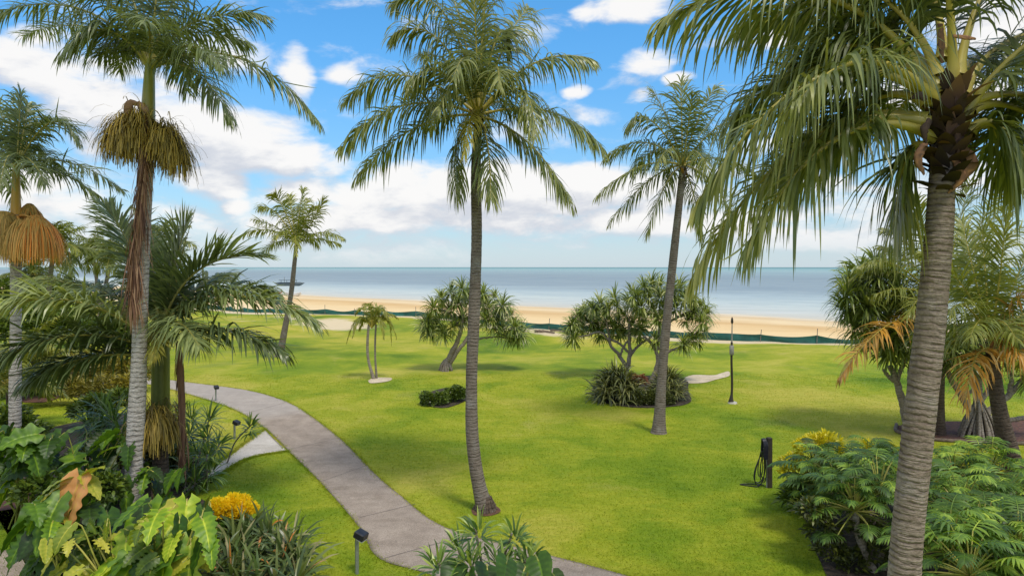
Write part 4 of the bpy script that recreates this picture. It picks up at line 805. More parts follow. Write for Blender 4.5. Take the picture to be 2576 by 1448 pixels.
# centre-left tree
base = G(1122, 932); D = base[1]
br = [([base + np.array([-.05, 0, .3]), P(1140, 880, D), P(1160, 830, D), P(1165, 790, D)], .16, .09), ([base + np.array([.15, .1, .3]), P(1150, 885, D), P(1182, 840, D), P(1200, 790, D)], .13, .08),
      ([P(1160, 830, D), P(1130, 790, D - .3), P(1100, 770, D - .3)], .08, .05), ([P(1182, 840, D), P(1240, 800, D + .3), P(1285, 790, D + .3)], .08, .05), ([P(1172, 860, D), P(1230, 848, D), P(1295, 850, D)], .06, .04), ([P(1165, 790, D), P(1150, 750, D), P(1140, 740, D)], .07, .05), ([P(1200, 790, D), P(1220, 750, D), P(1240, 740, D)], .07, .05)]
hd = [(1085, 830), (1080, 800), (1090, 770), (1110, 745), (1135, 730), (1160, 722), (1190, 718), (1100, 810), (1130, 775), (1150, 760), (1160, 800), (1180, 750), (1115, 835), (1215, 735), (1245, 745), (1265, 765), (1285, 790), (1295, 820), (1250, 790), (1230, 770), (1260, 825), (1300, 848), (1275, 845), (1220, 800), (1205, 770), (1240, 815), (1140, 820), (1185, 790), (1072, 815), (1310, 835), (1170, 740, 1.2), (1220, 760, 1.4), (1110, 780, 1.3), (1260, 790, 1.2)]
pandanus('broad screw pine with leaning twin trunk and stumpy prop roots, behind the centre palm', base, br, heads_px(hd, D, .9), roots=(16, .42, .55), L=.82)
# centre-right pair over the flower bed
base = G(1572, 952); D = base[1]
br = [([base, P(1575, 925, D), P(1555, 890, D), P(1535, 865, D), P(1533, 845, D)], .12, .06), ([base, P(1580, 920, D), P(1585, 880, D), P(1583, 850, D), P(1583, 800, D)], .13, .06), ([P(1585, 895, D), P(1600, 875, D), P(1625, 855, D), P(1640, 845, D)], .08, .05), ([P(1580, 885, D), P(1560, 865, D), P(1530, 850, D)], .07, .05),
      ([P(1535, 862, D), P(1510, 835, D - .2), P(1480, 842, D - .2), P(1450, 848, D - .2)], .06, .04), ([P(1560, 895, D), P(1570, 870, D), P(1585, 850, D)], .06, .05), ([P(1533, 850, D), P(1525, 810, D), P(1510, 780, D)], .06, .04)]
hd = [(1432, 838), (1440, 815), (1455, 795), (1470, 780), (1490, 770), (1510, 760), (1530, 775), (1480, 805), (1500, 815), (1465, 820), (1530, 800), (1545, 820), (1550, 765), (1545, 745), (1570, 790), (1590, 815), (1565, 835), (1600, 775), (1580, 755), (1610, 825), (1510, 835), (1445, 850), (1620, 795), (1600, 840), (1555, 800, 1), (1500, 790, 1.2), (1590, 770, 1.2)]
pandanus('screw pine with forked pale trunks growing from the strap leaf clump', base, br, heads_px(hd, D, .8), L=.72)
base = G(1632, 968); D = base[1]
br = [([base, P(1650, 930, D), P(1655, 900, D), P(1640, 865, D), P(1620, 845, D)], .13, .06), ([P(1653, 910, D), P(1690, 880, D), P(1720, 870, D), P(1745, 850, D)], .08, .05), ([P(1655, 880, D), P(1660, 830, D), P(1650, 790, D), P(1640, 760, D)], .09, .05), ([P(1660, 830, D), P(1700, 800, D), P(1730, 790, D)], .07, .05), ([P(1720, 868, D), P(1745, 840, D), P(1775, 825, D)], .04, .03), ([P(1700, 800, D), P(1740, 780, D), P(1760, 770, D)], .06, .04)]
hd = [(1600, 740), (1620, 720), (1640, 712), (1660, 715), (1610, 765), (1635, 745), (1660, 745), (1690, 740), (1720, 745), (1745, 752), (1765, 765), (1775, 785), (1750, 785), (1730, 800), (1765, 805), (1640, 775), (1670, 770), (1700, 770), (1710, 720), (1745, 850), (1770, 830), (1720, 860), (1650, 850), (1660, 800), (1690, 725), (1590, 735, 1), (1740, 775, 1)]
pandanus('taller screw pine reaching right over the flower bed, behind the leaning coconut palm', base, br, heads_px(hd, D, .8), L=.72)
# right side
base = G(2285, 1080); D = base[1]
br = [([base, P(2270, 1010, D), P(2255, 960, D), P(2240, 920, D)], .16, .09), ([P(2255, 965, D), P(2265, 930, D), P(2280, 900, D)], .09, .06), ([P(2250, 960, D), P(2235, 945, D), P(2222, 930, D)], .07, .05), ([P(2300, 1075, D + .4), P(2295, 1000, D + .4), P(2290, 930, D + .4), P(2300, 880, D + .4)], .12, .08)]
hd = [(2140, 700), (2160, 730), (2150, 760), (2180, 690), (2200, 720), (2170, 790), (2200, 770), (2230, 740), (2190, 820), (2220, 850), (2230, 800), (2260, 770), (2250, 830), (2280, 800), (2130, 735), (2210, 690), (2250, 700), (2290, 760), (2300, 840), (2180, 850), (2270, 870), (2240, 880), (2160, 680), (2120, 770), (2150, 820), (2200, 660), (2240, 670), (2210, 750, 1), (2180, 760, -1), (2260, 730, -1), (2240, 850, -.8), (2310, 860), (2320, 800), (2160, 790, 1)]
pandanus('screw pine with bare forked trunks left of the nearest palm trunk', base, br, heads_px(hd, D, 1.0), L=.8, tint=(.05, .8))
base = G(2462, 1098); D = base[1]
br = [([base + np.array([0, 0, .2]), P(2460, 1030, D), P(2462, 980, D), P(2450, 900, D)], .16, .1), ([P(2440, 1030, D), P(2415, 990, D), P(2390, 950, D), P(2375, 900, D)], .11, .07), ([P(2465, 1010, D), P(2490, 970, D), P(2480, 920, D)], .09, .06), ([P(2480, 1040, D), P(2530, 1000, D), P(2560, 970, D), P(2590, 930, D)], .11, .07), ([P(2540, 990, D), P(2545, 950, D), P(2535, 900, D)], .08, .05), ([P(2490, 1060, D), P(2550, 1055, D), P(2620, 1040, D)], .09, .07), ([P(2420, 1010, D), P(2440, 985, D), P(2455, 975, D)], .06, .05)]
hd = [(2370, 880), (2390, 850), (2410, 880), (2440, 860), (2420, 830), (2460, 880), (2350, 860), (2480, 900), (2520, 880), (2550, 860), (2580, 890), (2600, 850), (2530, 830), (2570, 820), (2400, 910), (2440, 910), (2620, 900), (2600, 940), (2450, 830), (2500, 850)]
pandanus('screw pine with a skirt of stilt roots in the red mulch, right of nearest trunk', base, br, heads_px(hd, D, 1.0), roots=(46, .62, 1.15), L=.8, tint=(.0, .7))

# ------------------------------------------------------------------ garden plants
def dracaena(label, base, heads, D, L=.42, group='spiky dracaenas', nl=44, W=.035, stemr=.018, tint=(.15, .85)):
    root = thing('dracaena', label, 'dracaena', base, group); mb = MB()
    for (px, py, *z) in heads:
        c = P(px, py, D + (z[0] if z else 0)); b = base + np.array([rng.normal() * .12, rng.normal() * .12, 0])
        q = spline([b, b * .5 + c * .5 + np.array([(c[0] - b[0]) * -.12, 0, .05]), c], 12); tube(mb, q, np.linspace(stemr * 1.3, stemr, 12), 6, 0, .5, noise=.05)
    mb.build('stem', M['trunk_pandan'], root)
    for (px, py, *z) in heads:
        c = P(px, py, D + (z[0] if z else 0)); mb = MB()
        rosette(mb, c, (rng.normal() * .2, -.2 + rng.normal() * .15, 1), nl, L * rng.uniform(.85, 1.15), W, 5, 115, 1.0, K=4, base=.14, tint=tint); mb.build('leaf_rosette', M['dracaena'], root)
    return root
dracaena('spiky dracaena clump in front of the path at the bottom, several green rosettes', np.array([P(1200, 1448, 9.6)[0], 9.8, 0]), [(1195, 1326), (1288, 1340, .2), (1098, 1408, -.1), (1148, 1364, .3), (1180, 1402, -.3), (1258, 1408, -.2), (1330, 1400, .1)], 9.6, L=.33, nl=50, W=.040, tint=(.2, 1))
dracaena('dracaena with thin dark stems, rosettes between the short king palm and the side path', G(492, 1240), [(530, 1180), (490, 1140, .3), (556, 1110, .4), (515, 1095), (470, 1170), (520, 1135, -.2), (490, 1200, -.3)], 17.0, L=.42, nl=48, W=.045)
dracaena('dracaena leaning out over the side path, single lone rosette at its tip', G(560, 1165), [(634, 1066)], 18.6, L=.42, nl=46, W=.045)
dracaena('low dracaena on the grass right of the short king palm, below the path', G(520, 1110), [(530, 1046), (480, 1045, .3), (455, 1030, .6)], 20.5, L=.58, nl=46, W=.05)
dracaena('dark blue green dracaena left of the tall king palm trunk', G(290, 1180), [(285, 1050), (262, 1030, .6), (305, 1090, -.2), (250, 1080, .3), (225, 1060, .6)], 18.5, L=.7, nl=56, W=.05, tint=(.0, .6))
dracaena('dracaena beside the crownshaft base, half hidden by the olive fruit', G(440, 1190), [(450, 1110), (470, 1085, .4), (430, 1130, -.3), (440, 1170, -.6)], 18.2, L=.5, nl=44, W=.045, tint=(.0, .6))

def philo(label, cpx, cpy, D, specs, mat='philo', group='big leaved philodendrons', lobes=6, depth=.42, base_z=0.0, extra=None):
    """specs: leaf base pixel offset, heading angle in the picture plane, tilt toward viewer, length, width, tint"""
    c = P(cpx, cpy, D); root = thing('philodendron', label, 'philodendron', (c[0], c[1], 0), group)
    mbs = MB(); mb = MB(); org = np.array([c[0], c[1], .02])
    for s_ in specs:
        (px, py, hd_, tl, L, Wd, tn), dz = s_[:7], (s_[7] if len(s_) > 7 else rng.uniform(-.3, .3)); b = P(px, py, D + dz); a = rad(hd_); t = rad(tl)
        d = np.array([math.cos(a) * math.cos(t), -math.sin(t), math.sin(a) * math.cos(t)])
        bigleaf(mb, b, d, L, Wd * rng.uniform(.85, 1.15), lobes and int(rng.integers(4, 8)), depth * rng.uniform(.25, 1.1), droop=rng.uniform(.5, 1.4), tint=tn, roll=rng.normal() * .55, fold=rng.uniform(.2, .6))
        tube(mbs, spline([org + rng.normal(size=3) * np.array([.1, .1, 0]), (org + b) / 2 + np.array([0, 0, .15]), b - d * .03, b + d * .06], 12), np.linspace(.02, .011, 12), 6, 0, rng.random())
    mbs.build('leaf_stalks', M['petiole'], root); mb.build('foliage', M[mat], root)
    return root
def rspecs(boxes, n, L=(.42, .78), tint=(.2, .9), tl=(20, 78), hd=(-190, 10), dz=.6):
    x0, y0, x1, y1 = boxes; return [(rng.uniform(x0, x1), rng.uniform(y0, y1), rng.uniform(*hd), rng.uniform(*tl), (l := rng.uniform(*L)), l * rng.uniform(.6, .8), rng.uniform(*tint), rng.uniform(-dz, dz)) for _ in range(n)]
philo('bright green lobed philodendron at the bottom edge left of the bromeliad clump', 420, 1470, 11.2, [(375, 1265, -95, 45, .95, .62, .62, .5), (470, 1262, -75, 40, .9, .6, .85, .4), (330, 1370, -150, 50, 1.0, .45, .8), (420, 1390, -60, 60, .8, .7, .7, -.3), (350, 1400, -120, 60, .8, .7, .6, -.4), (480, 1360, -80, 30, .85, .5, .8), (510, 1290, -95, 30, .85, .45, .3, .3), (430, 1330, -100, 40, .7, .5, .3), (280, 1420, -140, 50, .75, .6, .75, -.5)] + rspecs((290, 1265, 530, 1440), 34, tint=(.1, .95)))
philo('dark green philodendron with a yellow lower leaf, bottom left corner area', 180, 1500, 11.6, [(120, 1275, -120, 40, .85, .6, .55), (150, 1255, -95, 45, .9, .5, .5), (235, 1320, -130, 45, .8, .6, .45), (180, 1380, -110, 50, .9, .7, .2), (270, 1290, -60, 30, .7, .5, .35)] + rspecs((60, 1265, 310, 1440), 36, tint=(.0, .7)))
philo('yellow green philodendron between the tall king palm base and the yellow flowers', 470, 1420, 12.6, [(440, 1270, -110, 45, .8, .5, .9), (480, 1290, -70, 45, .8, .45, .95), (420, 1300, -120, 40, .75, .4, .8), (500, 1330, -100, 40, .7, .4, .9)], mat='philo_yellow')
philo('philodendron with a broad rounded leaf low beside the yellow flowers', 540, 1420, 12.4, [(525, 1265, -95, 25, .8, .6, .35), (505, 1275, -100, 15, .75, .3, .1), (545, 1330, -70, 45, .6, .55, .4)])
philo('small yellow green philodendron tangle in the bottom left foreground', 300, 1480, 11.0, rspecs((100, 1290, 500, 1440), 46, L=(.25, .48), tint=(0, 1)), mat='philo_yellow', lobes=5, depth=.5)
philo('tall dark philodendron thicket against the left edge, above the lawn corner', 60, 1330, 14.6, [(70, 1160, -120, 35, .95, .6, .65), (30, 1130, -140, 30, .85, .6, .6), (110, 1170, -60, 30, .8, .5, .55)] + rspecs((-60, 1070, 150, 1230), 30, tint=(.05, .6)))
philo('shaded philodendron thicket left of the tall king palm trunk', 230, 1310, 15.8, [(200, 1075, -160, 30, .8, .45, .8, .6), (300, 1110, -40, 20, .9, .4, .35), (255, 1130, -50, 30, 1.0, .5, .2), (315, 1210, -75, 20, 1.0, .42, .5, -.9)] + rspecs((140, 1070, 330, 1250), 36, tint=(0, .6)))
philo('shaded philodendron in the gap between both king palm trunks', 400, 1300, 15.2, rspecs((360, 1170, 460, 1280), 12, L=(.45, .7), tint=(0, .5)))
philo('dark round leaved philodendron at the bottom edge under the dracaena rosettes', 1260, 1500, 9.0, [(1352, 1402, -60, 62, .40, .34, .3, 0), (1275, 1408, -110, 66, .38, .34, .15), (1150, 1418, -140, 60, .38, .34, .2), (1225, 1425, -70, 70, .36, .34, .15), (1320, 1428, -130, 60, .36, .3, .25), (1180, 1440, -100, 66, .36, .34, .25), (1390, 1440, -40, 55, .32, .28, .3)], lobes=0)
c = P(190, 1300, 11.8); root = thing('philodendron', 'philodendron with a hanging orange dying leaf, in front of the left thicket', 'philodendron', (c[0], c[1], 0), 'big leaved philodendrons')
mb = MB(); b = P(200, 1205, 11.7); bigleaf(mb, b, (-.12, -.40, -1), 1.0, .66, 6, .14, droop=.4, tint=.5, fold=.7); mb.build('dying_leaf', M['philo_orange'], root)['label'] = 'hanging orange leaf'
mbs = MB(); mb = MB()
for (px, py, hd_, L, tn) in ((215, 1200, -30, .5, .9), (165, 1215, -150, .6, .9), (225, 1190, 40, .45, .7), (175, 1200, -160, .55, .6)):
    b2 = P(px, py, 11.75); a = rad(hd_); bigleaf(mb, b2, (math.cos(a), -.4, math.sin(a)), L, L * .7, 6, .2, tint=tn)
    tube(mbs, spline([np.array([c[0], c[1], .02]), (c * .6 + b2 * .4), b2], 10), .012, 6, 0, .8)
tube(mbs, spline([np.array([c[0], c[1], .02]), c + np.array([0, 0, -.1]), b], 10), .014, 6, 0, .8)
mb.build('foliage', M['philo_yellow'], root); mbs.build('leaf_stalks', M['petiole'], root)

# bromeliad clump, yellow flowers
def bromeliad():
    base = np.array([P(660, 1448, 12.3)[0], 12.3, 0]); root = thing('bromeliad_clump', 'purple green strap leaved bromeliad clump with orange tips, below the yellow flowers', 'bromeliads', base)
    mb = MB()
    for k in range(34):
        px = rng.uniform(545, 760); D_ = rng.uniform(11.2, 13.0); z = rng.uniform(.15, .7) * (1 - abs(px - 640) / 210) + .1
        rosette(mb, np.array([(px - CX) / F * D_, D_, z]), (rng.normal() * .25, -.1 + rng.normal() * .2, 1), 22, rng.uniform(.55, .8), .055, 12, 88, 1.0, K=5, tint=(0, .74 + .22 * (k % 6 == 0)), base=.1, tiptint=.14)
    mb.build('foliage', M['brom'], root)
bromeliad()
def flower_bush(label, spots, D, n, mat='yellowflower', stemmat='bush', name='flowering_bush', R=(.3, .3, .2), L=.10, W=.05, group='yellow flowered bushes', nl=None):
    c0 = P(*spots[0], D); root = thing(name, label, 'flowering bush', (c0[0], c0[1], 0), group); mb = MB(); mb2 = MB()
    for (px, py) in spots:
        c = P(px, py, D); leafball(mb, c, R, n, L, W, tint=(.2, 1), hollow=.75, lump=.35, upbias=1.3)
        leafball(mb2, c - np.array([0, 0, R[2] * 1.4 + max(c[2] * .4, .15)]), (R[0] * .95, R[1] * .95, max(c[2] * .4, .15)), n // 2, L * 2.0, W * 1.4, hollow=.3)
    mb.build('flowers', M[mat], root); mb2.build('foliage', M[stemmat], root)
flower_bush('bush topped with dense golden yellow flowers behind the bromeliad clump', [(560, 1274), (618, 1284), (590, 1268), (600, 1294), (575, 1290)], 13.0, 800, R=(.22, .22, .17), L=.065, W=.035)
flower_bush('yellow flowered bush left of the nearest palm trunk, top of the split leaf bed', [(2045, 1128), (2085, 1140), (2010, 1172), (2065, 1115), (2000, 1190)], 15.6, 420, R=(.34, .3, .22), L=.12, W=.04, mat='yellowgreen')
flower_bush('small yellow flowered bush right beside the nearest palm trunk', [(2200, 1135), (2220, 1140), (2190, 1165)], 15.8, 420, R=(.28, .24, .2), L=.11, W=.04, mat='yellowgreen')

# split leaf philodendrons on the right
def selloum(label, cpx, cpy, D, n, L=.44, stem=None, tint=(.1, .8), R=.72):
    c = P(cpx, cpy, D); root = thing('split_leaf_plant', label, 'split-leaf philodendron', (c[0], c[1], 0), 'split leaf philodendrons under the nearest palm'); mb = MB(); mbs = MB(); ms = MB()
    q = spline([np.array([c[0] + (stem[0] if stem else 0), c[1] + (stem[1] if stem else 0), 0]), np.array([c[0] + .1, c[1], max(c[2] * .5, .1)]), c], 14)
    tube(ms, q, np.linspace(.075, .06, 14), 9, 0, .5, noise=.09)
    for k in range(n):
        az = k * 2.39996 + rng.normal() * .2; e = rad(85 - 105 * (k / n) ** .9 + rng.normal() * 6); h = np.array([math.cos(az), math.sin(az), 0]); d = h * math.cos(e) + np.array([0, 0, math.sin(e)])
        pl = R * rng.uniform(.55, 1.0); m_ = c + d * pl * .6; e_ = m_ + nrm(d + np.array([0, 0, -.35])) * pl * .45
        tube(mbs, bez(c, m_, e_, np.linspace(0, 1, 8)), np.linspace(.016, .009, 8), 5, 0, rng.random(), cap=False)
        splitleaf(mb, e_, nrm(h * .9 + np.array([0, 0, .25 + .6 * math.sin(e)]) + rng.normal(size=3) * .3), L * rng.uniform(.8, 1.2), 1.1, 0, rng.uniform(*tint), nl=11, w=.046)
    ms.build('stem', M['trunk_pandan'], root); mbs.build('leaf_stalks', M['petiole'], root); mb.build('foliage', M['selloum'], root)
for (px, py, D_, n, st, lab) in ((2080, 1205, 14.6, 20, None, 'split leaf plant at the left corner of the right bed under the yellow flowers'), (2125, 1225, 13.8, 22, (.35, -.2), 'split leaf plant with bare leaning stem, middle of the group left of the nearest trunk'), (2210, 1240, 12.8, 24, (-.1, -.3), 'split leaf plant touching the nearest palm trunk on its left'), (2190, 1190, 15.2, 20, None, 'split leaf plant behind, just below the small yellow flowers'),
                       (2150, 1285, 12.6, 18, (.25, -.2), 'low split leaf plant over the dark soil at the left of the nearest trunk'), (2400, 1205, 14.6, 24, None, 'dark split leaf plant right behind the nearest trunk'), (2490, 1190, 15.0, 24, None, 'split leaf plant at the foot of the leaning dark palm'), (2420, 1290, 12.6, 26, None, 'split leaf plant right of the nearest trunk, middle height'), (2520, 1270, 13.0, 26, None, 'split leaf plant at the right edge below the leaning palm trunk'),
                       (2390, 1390, 10.8, 26, None, 'split leaf plant in front, right of the nearest trunk foot'), (2480, 1370, 11.2, 26, None, 'bright split leaf plant in the lower right'), (2560, 1400, 10.6, 26, None, 'split leaf plant in the bottom right corner'), (2440, 1450, 10.0, 20, None, 'lowest split leaf plant right of the nearest trunk')):
    selloum(lab, px, py, D_, n + 22, stem=st, tint=(.05, .7) if px < 2300 else (.15, .85))
def tussock(name, label, cat, c, R, n, L, W, mat, e0=5, e1=100, droop=1.8, tint=(0, 1), group=None):
    root = thing(name, label, cat, c, group); mb = MB()
    for k in range(n):
        a = rng.random() * 6.28; q = rng.random() ** .5; z = R[2] * (1 - q ** 2); p = c + np.array([math.cos(a) * q * R[0], math.sin(a) * q * R[1], z])
        rosette(mb, p, (math.cos(a) * q * .7, math.sin(a) * q * .7, 1), 20, L * rng.uniform(.8, 1.15), W, e0, e1, droop, K=5, tint=tint, base=.06)
    mb.build('foliage', M[mat], root); return root
base = G(2430, 1200); tussock('fern_clump', 'yellow green fern like clump right of the nearest trunk before the red mulch', 'fern', np.array([P(2440, 1150, 16.2)[0], 16.2, 0]), (1.0, .5, .75), 22, .6, .04, 'yellowgreen', 5, 70, .9, tint=(0, .55))
base = G(1562, 1018); tussock('strap_leaf_clump', 'large round clump of arching grey green strap leaves, left half of the flower bed', 'strap leaf plant', base + np.array([0, .9, 0]), (.85, .8, 1.05), 42, 1.0, .06, 'lily', 8, 85, 1.9)
base = G(1690, 1012); tussock('strap_leaf_clump', 'dark tangled clump of narrow leaves at the right end of the flower bed', 'strap leaf plant', base + np.array([0, .7, 0]), (.6, .6, .95), 34, .8, .045, 'lily', 8, 85, 1.6)
def bush(name, label, spots, D, R, n, L, W, mat, cat='bush', group=None, tint=(0, 1), **k):
    c0 = P(spots[0][0], spots[0][1], D); root = thing(name, label, cat, (c0[0], c0[1], float(gz(c0[0], D))), group); mb = MB()
    for (px, py, *q) in spots:
        s_ = q[0] if q else 1.0; c = P(px, py, D + (q[1] if len(q) > 1 else 0)); leafball(mb, c, np.array(R) * s_, int(n * s_), L, W, tint=tint, **k)
    mb.build('foliage', M[mat], root)
D_ = G(1610, 1020)[1]; bush('clipped_hedge', 'low flat topped dark hedge between the two clumps of the flower bed', [(1610, 1008), (1640, 1008), (1665, 1010)], D_ + .3, (.5, .4, .42), 1300, .09, .05, 'hedge', 'hedge', lump=.1, hollow=.8)
bush('red_cordyline', 'small reddish bush in the middle of the flower bed behind the hedge', [(1606, 960)], D_ + 1.2, (.3, .3, .3), 300, .16, .05, 'red')
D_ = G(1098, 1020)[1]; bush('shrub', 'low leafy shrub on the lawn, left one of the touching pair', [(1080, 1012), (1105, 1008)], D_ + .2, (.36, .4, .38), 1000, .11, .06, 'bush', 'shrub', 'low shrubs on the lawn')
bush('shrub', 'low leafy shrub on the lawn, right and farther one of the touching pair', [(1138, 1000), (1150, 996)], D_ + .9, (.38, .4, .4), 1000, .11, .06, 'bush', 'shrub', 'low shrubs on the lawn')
bush('ground_cover_shrub', 'low dark ground cover at the shaded left edge of the right bed', [(2045, 1290), (2070, 1340), (2100, 1390), (2140, 1430), (2190, 1400), (2180, 1340)], 12.6, (.32, .3, .26), 260, .13, .05, 'hedge', 'ground cover')
# left middle garden
bush('croton_hedge', 'long golden croton hedge behind the left fronds', [(110, 965), (150, 955), (190, 948), (230, 942), (270, 940), (310, 942), (335, 950)], 30.5, (.85, .6, 1.0), 520, .30, .06, 'croton', 'hedge')
bush('croton_bush', 'golden croton bush just left of the tall king palm trunk', [(300, 985), (320, 978)], 27.5, (.55, .5, .6), 420, .2, .08, 'croton', 'bush')
bush('croton_bush', 'low olive and gold shrubs spreading before the croton hedge', [(150, 992), (185, 985), (225, 990), (260, 982), (300, 1000)], 27.5, (.6, .5, .5), 420, .28, .06, 'croton', 'shrub', tint=(0, .8))
bush('shrub', 'yellow green shrubs between the left edge palm and the croton hedge', [(20, 950), (60, 940), (100, 930), (0, 985)], 29.0, (.8, .6, .8), 460, .34, .08, 'young', 'shrub', tint=(0, .9))
bush('shrub', 'mixed green shrub on the grass left of the tall king palm', [(215, 1040), (245, 1030), (300, 1015)], 23.5, (.5, .45, .5), 420, .26, .06, 'bush', 'shrub')
bush('shrub', 'olive shrub with curled leaves beside the small mulch circle, far left', [(75, 985), (95, 980)], 27.0, (.6, .5, .6), 420, .25, .09, 'bush', 'shrub')
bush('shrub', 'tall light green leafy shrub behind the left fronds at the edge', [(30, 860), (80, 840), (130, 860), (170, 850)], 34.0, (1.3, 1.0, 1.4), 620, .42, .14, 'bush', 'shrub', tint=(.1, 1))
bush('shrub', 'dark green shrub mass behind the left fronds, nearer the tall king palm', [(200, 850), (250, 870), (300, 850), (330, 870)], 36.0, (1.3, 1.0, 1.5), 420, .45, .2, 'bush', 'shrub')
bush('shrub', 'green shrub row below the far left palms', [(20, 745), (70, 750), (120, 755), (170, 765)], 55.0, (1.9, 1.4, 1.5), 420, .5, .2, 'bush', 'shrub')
for (px, py, D_, nf, Lf, lab) in ((20, 970, 23.5, 12, 1.6, 'low cane palm with golden arching stalks at the left edge'), (70, 900, 29.0, 14, 2.0, 'leafy low palm behind the long left frond'), (150, 830, 36.0, 14, 2.2, 'pale low palm in the middle of the left thicket')):
    c = P(px, py, D_); b = np.array([c[0], c[1], 0]); root = thing('cane_palm', lab, 'palm tree', b, 'low palms in the left thicket'); trunk(root, [b, (b + c) / 2 + np.array([.03, 0, 0]), c], [.1, .08, .07], M['trunk_dark'], sides=8, step=.1)
    cr = empty_part('crown', root); ring_fronds(cr, c, nf, Lf, 80, 5, leaf=M['young'], stalk=M['stalk'], n=34, ll=.55, lw=.07, droop=1.4, r=.025, K=3, tint=(.1, .7))
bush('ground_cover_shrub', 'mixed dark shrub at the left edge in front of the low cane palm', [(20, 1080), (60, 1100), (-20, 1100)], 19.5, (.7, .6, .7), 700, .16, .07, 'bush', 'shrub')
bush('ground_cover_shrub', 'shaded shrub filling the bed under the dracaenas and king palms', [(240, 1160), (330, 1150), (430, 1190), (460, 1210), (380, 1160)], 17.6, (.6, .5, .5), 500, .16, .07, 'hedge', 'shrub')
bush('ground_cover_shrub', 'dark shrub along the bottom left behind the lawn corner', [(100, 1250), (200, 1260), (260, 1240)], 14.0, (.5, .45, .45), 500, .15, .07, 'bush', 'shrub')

# ------------------------------------------------------------------ fence, lamps, hose post, boats
def fence():
    us = np.arange(-112, 14, 3.6); root = thing('net_fence', 'sagging dark green shade net fence on thin stakes along the beach', 'fence', (*from_ud(-35, -43), 0)); mb = MB()
    uu = np.arange(-112, 13.9, .3); dd = np.interp(uu, FENCE_U, FENCE_D) + .05 * np.sin(uu * 2.1); x, y = from_ud(uu, dd); z0 = gz(x, y)
    ph = (uu + 112) / 3.6 % 1; sag = .16 * 4 * ph * (1 - ph) * (1 + .5 * np.sin(uu * .37)); rows = []
    for k, hh in enumerate((.02, .22, .42, .60)):
        off = .05 * np.sin(uu * 1.7 + k * 1.4); x2, y2 = from_ud(uu, dd + off); rows.append(np.stack([x2, y2, z0 + hh - sag * hh / .6 + .03 * np.sin(uu * 1.3 + k)], 1))
    V = np.stack(rows); n = len(uu); i = (np.arange(3)[:, None] * n + np.arange(n - 1)[None, :]); mb.add(V.reshape(-1, 3), np.stack([i, i + 1, i + n + 1, i + n], -1).reshape(-1, 4))
    mb.build('net', M['net'], root)
    for u in us:
        d = float(np.interp(u, FENCE_U, FENCE_D)); x, y = from_ud(u, d - .06); z = float(gz(x, y)); ln = rng.normal(size=2) * .05; mb = MB()
        tube(mb, [(x, y, z - .05), (x + ln[0] * .5, y + ln[1] * .5, z + .5), (x + ln[0], y + ln[1], z + rng.uniform(.8, 1.15))], .03, 6); mb.build('stake', M['stake'], root)
fence()
def lamp_post():
    b = G(1839, 1014); D = b[1]; root = thing('lamp_post', 'slim dark lamp post with grey box on its upper half, on the open lawn', 'lamp post', b)
    x, y = b[0], b[1]; z = b[2]; h = lambda py: H + (HY - py) / F * D
    mb = MB(); tube(mb, [(x + .06, y, z - .05), (x + .06, y, z + .05), (x + .06, y, z + .07)], [.19, .18, .15], 16); mb.build('footing', M['concrete_foot'], root)
    mb = MB(); tube(mb, spline([(x, y, z + .06), (x, y, z + .12), (x + .01, y, z + .2), (x + .02, y, h(895)), (x + .03, y, h(860))], 24), np.interp(np.linspace(0, 1, 24), [0, .05, .12, 1], [.12, .085, .05, .045]), 10); mb.build('post', M['bronze'], root)
    mb = MB(); box(mb, (x + .02, y - .02, h(880)), (.15, .13, .40)); mb.build('control_box', M['box_grey'], root)
    mb = MB(); tube(mb, [(x + .03, y, h(862)), (x + .04, y, h(835)), (x + .045, y, h(812))], [.035, .025, .022], 8); mb.build('upper_pole', M['box_grey'], root)
    mb = MB(); tube(mb, [(x + .045, y, h(814)), (x + .045, y, h(810)), (x + .045, y, h(802)), (x + .045, y, h(797))], [.025, .055, .045, .015], 10); mb.build('lamp_head', M['bronze'], root)
lamp_post()
